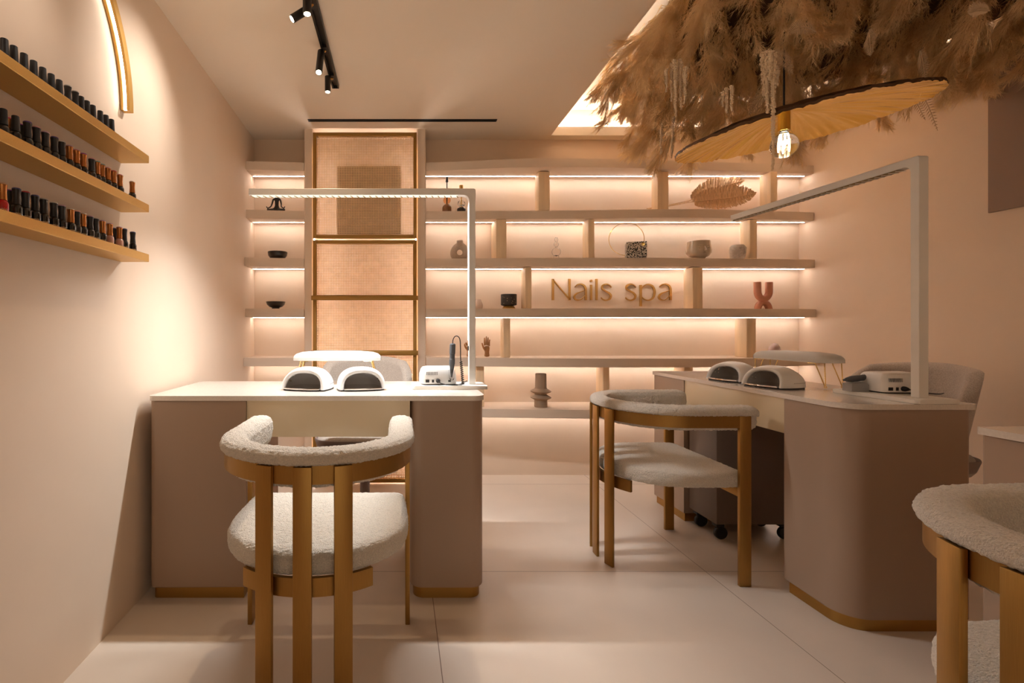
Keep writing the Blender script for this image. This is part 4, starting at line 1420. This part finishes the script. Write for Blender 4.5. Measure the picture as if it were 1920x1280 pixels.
def plume_mesh(seed, nb, nh, L, spread):
    """a stem with drooping branchlets, each carrying fine hairs"""
    rnd = random.Random(seed)
    bend = Vector((rnd.uniform(-.12, .12), rnd.uniform(-.12, .12), 0))
    V, Fc = [], []

    def stem(t):
        return Vector((bend.x * t * t, bend.y * t * t, -L * t))

    def ribbon(p, q, w0, w1):
        n_ = (q - p).cross(Vector((rnd.uniform(-1, 1), rnd.uniform(-1, 1), rnd.uniform(-1, 1)))).normalized()
        k = len(V)
        V.extend((p - n_ * w0, p + n_ * w0, q + n_ * w1, q - n_ * w1)); Fc.append((k, k + 1, k + 2, k + 3))
    for i in range(8):
        ribbon(stem(i / 8 - .12), stem((i + 1) / 8 - .12), .002, .0018)
    for b in range(nb):
        t = rnd.random() ** .85 * .95
        p = stem(t)
        d0 = (stem(min(1, t + .02)) - stem(max(0, t - .02))).normalized()
        a = rnd.uniform(0, 2 * pi)
        side = Vector((cos(a), sin(a), 0))
        prof = .35 + .65 * sin(pi * min(1, t * .75 + .2)) ** .8
        bl = rnd.uniform(.07, .125) * prof * spread
        d = (d0 + side * rnd.uniform(.35, .75)).normalized()
        pts = [p]
        for k in range(4):
            pts.append(pts[-1] + d * bl / 4)
            d = (d + d0 * .22 + Vector((rnd.uniform(-.1, .1), rnd.uniform(-.1, .1), rnd.uniform(-.1, .1)))).normalized()
        for h in range(nh):
            u = rnd.random() ** .8 * 3.999
            k = int(u)
            q = pts[k].lerp(pts[k + 1], u - k)
            dd = (pts[k + 1] - pts[k]).normalized()
            e = (dd * rnd.uniform(.6, 1.3) + Vector((rnd.uniform(-1, 1), rnd.uniform(-1, 1), rnd.uniform(-1, 1))) * .55).normalized()
            l = rnd.uniform(.016, .036)
            n_ = e.cross(Vector((rnd.uniform(-1, 1), rnd.uniform(-1, 1), rnd.uniform(-1, 1)))).normalized() * rnd.uniform(.0005, .0010)
            m_ = len(V)
            V.extend((q - n_, q + n_, q + e * l + d0 * l * .15)); Fc.append((m_, m_ + 1, m_ + 2))
    me = bpy.data.meshes.new('pampas_plume')
    me.from_pydata(V, [], Fc)
    me.materials.append(M['pampas'])
    return me


plumes = [plume_mesh(100 + i, 85, 44, .25 + .02 * i, .9 + .12 * (i % 3)) for i in range(7)]
fillers = [plume_mesh(200 + i, 46, 34, .22 + .035 * i, 1.05) for i in range(4)]
rndp = random.Random(21)
MC = Vector((1.94, 1.92, 2.47)); MR = Vector((.82, 1.10, .15))      # mount: inverted bowl


def plume_xf(a, e, jit=.30):
    """root on the bowl: azimuth a, elevation e (0 rim .. 90 bottom)"""
    n0 = Vector((cos(a) * cos(e), sin(a) * cos(e), -sin(e)))
    root = MC + Vector((n0.x * MR.x, n0.y * MR.y, n0.z * MR.z))
    nrm = Vector((n0.x / MR.x, n0.y / MR.y, n0.z / MR.z)).normalized()
    d = nrm * .55 + Vector((-.40, .06, -.62)) + Vector((rndp.uniform(-1, 1), rndp.uniform(-1, 1), rndp.uniform(-1, .6))) * jit
    d.z = min(d.z, -.30)
    d.normalize()
    root = root - nrm * .05
    if (root + d * .30).x < 1.06:
        d.x = max(d.x, (1.06 - root.x) / .30)
        d.normalize()
    if (root + d * .5).x > 2.80:
        d.x = min(d.x, (2.78 - root.x) / .5)
        d.normalize()
    return root, (-d).to_track_quat('Z', 'Y') @ Matrix.Rotation(rndp.uniform(0, 2 * pi), 3, 'Z').to_quaternion()


ga = pi * (3 - sqrt(5))
NP = 82
for k in range(NP):
    e = math.asin(.02 + .98 * (k + .5) / NP)
    root, q = plume_xf(k * ga, e)
    o = bpy.data.objects.new('pampas_plume', plumes[rndp.randrange(7)]); C.objects.link(o)
    o.parent = inst
    o.location = root - IO
    o.rotation_mode = 'QUATERNION'; o.rotation_quaternion = q
    f = rndp.uniform(.8, 1.3)
    o.scale = (f, f, f)
# longer plumes that hang from the far left rim
for px, py0, y in ((1150, 120, 2.75), (1175, 140, 2.72), (1205, 160, 2.70), (1228, 190, 2.68), (1250, 200, 2.60), (1275, 215, 2.55), (1300, 200, 2.5), (1190, 170, 2.8), (1240, 215, 2.74),
                   (1265, 170, 2.3), (1180, 90, 2.35), (1215, 60, 2.15), (1770, 110, 2.3), (1850, 90, 2.25), (1812, 100, 2.2), (1905, 60, 2.0)):
    d = Vector((-.38, .1, -.9)) + Vector((rndp.uniform(-.2, .2), rndp.uniform(-.2, .2), 0))
    if px > 1700:
        d = Vector((-.42, .0, -.9))
    d.normalize()
    o = bpy.data.objects.new('pampas_plume', plumes[rndp.randrange(7)]); C.objects.link(o)
    o.parent = inst; o.location = at(px, py0, y) - d * .08 - IO
    o.rotation_mode = 'QUATERNION'; o.rotation_quaternion = (-d).to_track_quat('Z', 'Y')
bmf = bmesh.new()
for k in range(300):
    e = math.asin(.0 + 1.0 * (k + .5) / 300)
    root, q = plume_xf(k * ga + 1.1, e, .28)
    tmp = fillers[k % 4].copy()
    tmp.transform(Matrix.Translation(root - IO) @ q.to_matrix().to_4x4() @ Matrix.Scale(rndp.uniform(.75, 1.0), 4))
    bmf.from_mesh(tmp); bpy.data.meshes.remove(tmp)
me = bpy.data.meshes.new('pampas_filler'); bmf.to_mesh(me); bmf.free(); me.materials.append(M['pampas'])
o = link('pampas_filler', me, inst); o['kind'] = 'stuff'
mb = MB()
rowsm = [[MC - IO + Vector((MR.x * .93 * cos(a), MR.y * .93 * sin(a), .05)) for a in [2 * pi * i / 48 for i in range(48)]]]
for j in range(10):
    e = pi / 2 * j / 9.05
    rowsm.append([MC - IO + Vector((MR.x * .93 * cos(e) * cos(a), MR.y * .93 * cos(e) * sin(a), -MR.z * .9 * sin(e))) for a in [2 * pi * i / 48 for i in range(48)]])
V = mb.grid(rowsm, wu=True); mb.bm.faces.new(V[0][::-1]); mb.bm.faces.new(V[-1])
mb.build('mount', M['pampasdark'], inst)  # unseen mount, added as a dark core to block the cove light
MB().tube([(0, 0, .03), (0, 0, .1365)], .012, 10).build('hanger', M['black'], inst)

# amaranth strands
def strand(px, py0, py1, y, r, seed):
    rnd = random.Random(seed)
    a, b = at(px, py0, y) - IO, at(px + rnd.uniform(-3, 3), py1, y) - IO
    mb = MB()
    P = [a.lerp(b, i / 30) + Vector((.0018 * sin(i * .5 + seed), .0018 * cos(i * .4 + seed), 0)) for i in range(31)]
    mb.tube(P, [r * .6 * (1 - .5 * i / 30) for i in range(31)], 6)
    n = int((a - b).length / .0011)
    for k in range(n):
        u = rnd.random(); j = u * 30; p = P[int(j)].lerp(P[min(30, int(j) + 1)], j % 1)
        ang = rnd.uniform(0, 2 * pi); rr = r * (1 - .5 * u)
        c = p + Vector((cos(ang), sin(ang), rnd.uniform(-.3, .3))) * rr * .75
        s = rr * rnd.uniform(.25, .45)
        g = bmesh.ops.create_icosphere(mb.bm, subdivisions=1, radius=s)
        for v in g['verts']:
            v.co += c
    mb.build('amaranth_strand', M['amaranth'], inst, 60)


for i, (px, a, b, y, r) in enumerate(((1437, 95, 212, 1.62, .011), (1451, 100, 320, 1.60, .009), (1430, 98, 180, 1.64, .010), (1445, 96, 150, 1.6, .010), (1459, 100, 160, 1.62, .009),
                                      (1266, 112, 218, 1.72, .009), (1275, 110, 205, 1.72, .009), (1260, 118, 190, 1.75, .008), (1285, 125, 195, 1.70, .008), (1250, 130, 172, 1.75, .007),
                                      (1362, 165, 212, 1.70, .008), (1372, 160, 208, 1.72, .008), (1355, 172, 200, 1.7, .007), (1240, 225, 290, 2.35, .009), (1262, 220, 296, 2.3, .008))):
    strand(px, a, b, y, r, i)


# fern sprigs
def fern(px0, py0, px1, py1, y0, y1, seed, w=.026):
    rnd = random.Random(seed)
    a, b = at(px0, py0, y0) - IO, at(px1, py1, y1) - IO
    mb = MB()
    L = (b - a).length
    P = [a.lerp(b, i / 16) + Vector((0, 0, .12 * L * sin(pi * i / 16))) for i in range(17)]
    mb.tube(P, [.0018 - .001 * i / 16 for i in range(17)], 5)
    for k in range(20):
        u = (k + 1) / 21; j = u * 16; p = P[int(j)].lerp(P[min(16, int(j) + 1)], j % 1)
        d = (P[min(16, int(j) + 1)] - P[int(j)]).normalized()
        view = (p + IO - Vector((0, 0, CH))).normalized()
        sd = d.cross(Vector((0.2, 1, .1))).normalized()
        for s in (-1, 1):
            l = w * sin(pi * (u * .85 + .12)) * rnd.uniform(.85, 1.1)
            e = (sd * s + d * .55).normalized()
            q = p + e * l
            nrm = e.cross(d).normalized()
            wv = e.cross(nrm).normalized() * .0016
            mid = p + e * l * .45
            v = [mb.bm.verts.new(x) for x in (p, mid + wv, q, mid - wv)]
            v2 = [mb.bm.verts.new(x + nrm * .0006) for x in (p, mid + wv, q, mid - wv)]
            mb.bm.faces.new(v); mb.bm.faces.new(v2[::-1])
            for m_ in range(4):
                mb.bm.faces.new((v[m_], v[(m_ + 1) % 4], v2[(m_ + 1) % 4], v2[m_]))
    mb.build('fern_sprig', M['fern'], inst, 30)


for i, f in enumerate(((1450, 95, 1487, 140, 1.6, 1.6), (1530, 60, 1478, 62, 1.5, 1.45), (1440, 175, 1405, 215, 1.8, 1.8), (1630, 55, 1632, 105, 1.45, 1.5), (1725, 95, 1735, 150, 1.55, 1.6),
                       (1715, 160, 1758, 245, 1.9, 1.95), (1690, 165, 1735, 225, 1.95, 2.0), (1855, 20, 1815, 25, 1.3, 1.3))):
    fern(*f, 60 + i)

# ------------------------------------------------------------------ pendant lamp
PYd = 2.0
pc = at(1487, 243, PYd)
pend = thing('pendant_lamp', 'wide hammered gold dish pendant with a glowing bulb under the pampas', 'lamp', pc)
roll = Matrix.Rotation(R(-9.5), 4, 'Y') @ Matrix.Rotation(R(3.5), 4, 'X')
RS = .425
mb = MB()
rows = []
rnds = random.Random(5)
prof = []
nseg = 300
for j in range(0, 25):
    r = RS * j / 24
    z = .075 * (1 - (r / RS) ** 1.7)
    row = []
    for i in range(nseg):
        a = 2 * pi * i / nseg
        rad_n = noise.noise(Vector((cos(a) * 9, sin(a) * 9, r * 5))) * .006 * (r / RS) ** .5 + noise.noise(Vector((cos(a) * 30, sin(a) * 30, r * 7))) * .0055 * (r / RS) ** 2 + noise.noise(Vector((cos(a) * 60, sin(a) * 60, r * 14))) * .0022 * (r / RS) ** 2
        rr = r + (.004 * noise.noise(Vector((cos(a) * 14, sin(a) * 14, 3))) if j == 24 else 0)
        row.append(Vector((rr * cos(a), rr * sin(a), z + rad_n)))
    rows.append(row)
V = mb.grid(rows, wu=True)
bmesh.ops.remove_doubles(mb.bm, verts=V[0], dist=1e-5)
mb.xf(roll).build('shade', M['shade'], pend, 60)
back = [[(p + Vector((0, 0, .010))) for p in r] for r in rows]
mb = MB(); V = mb.grid(back + [[p + Vector((0, 0, .001)) for p in rows[-1]]], wu=True)
bmesh.ops.remove_doubles(mb.bm, verts=V[0], dist=1e-5)
mb.xf(roll).build('shade_back', M['shadeback'], pend, 60)
ax = roll @ Vector((0, 0, 1))
bs = at(1470, 270, 1.955) - pc
stop = bs + Vector((0, 0, .125))
MB().tube([bs + Vector((0, 0, .13)), bs + Vector((0, 0, .128)), bs + Vector((0, 0, .052)), bs + Vector((0, 0, .05))], [.018, .021, .021, .017], 24).build('socket', M['goldwire'], pend, 40)
prof = [(.0145, .05), (.015, .044), (.024, .036)] + [(.048 * sin(a), -.006 + .048 * cos(a)) for a in [R(38) + (pi - R(38)) * i / 14 for i in range(15)]]
MB().lathe(prof + [(max(0, r - .0012), z + (.0012 if i > 12 else 0)) for i, (r, z) in list(enumerate(prof))[::-1]], c=bs, n=36).build('bulb', M['glass'], pend, 70)
mb = MB()
for k in range(6):
    a = 2 * pi * k / 6
    mb.tube([bs + Vector((.006 * cos(a), .006 * sin(a), .022)), bs + Vector((.010 * cos(a), .010 * sin(a), -.016))], .0013, 6)
mb.build('filament', M['filament'], pend)
MB().tube([bs + Vector((0, 0, .045)), bs + Vector((0, 0, .0))], .0035, 8).build('filament_post', M['glass'], pend)
MB().tube([bs + Vector((0, 0, .13)), Vector((bs.x, bs.y, .2)), Vector((bs.x, bs.y, 2.43 - pc.z))], .0035, 8).build('cord', M['black'], pend)
L = bpy.data.lights.new('bulb_light', 'POINT'); L.energy = 18; L.color = (1, .77, .5); L.shadow_soft_size = .006
lo = bpy.data.objects.new('bulb_light', L); C.objects.link(lo); lo.parent = pend; lo.location = bs + Vector((0, 0, -.0))

# ------------------------------------------------------------------ world and view
w = bpy.data.worlds.new('world'); bpy.context.scene.world = w
w.use_nodes = True
w.node_tree.nodes['Background'].inputs['Color'].default_value = (1, .80, .60, 1)
w.node_tree.nodes['Background'].inputs['Strength'].default_value = .65
sc = bpy.context.scene
sc.view_settings.view_transform = 'Standard'
sc.view_settings.look = 'None'
sc.view_settings.gamma = 1
sc.view_settings.exposure = .42
sc.view_settings.use_curve_mapping = False
sc.cycles.use_denoising = True
sc.cycles.max_bounces = 10
sc.cycles.diffuse_bounces = 5
sc.cycles.sample_clamp_indirect = 8
sc.cycles.caustics_reflective = False
sc.cycles.caustics_refractive = False
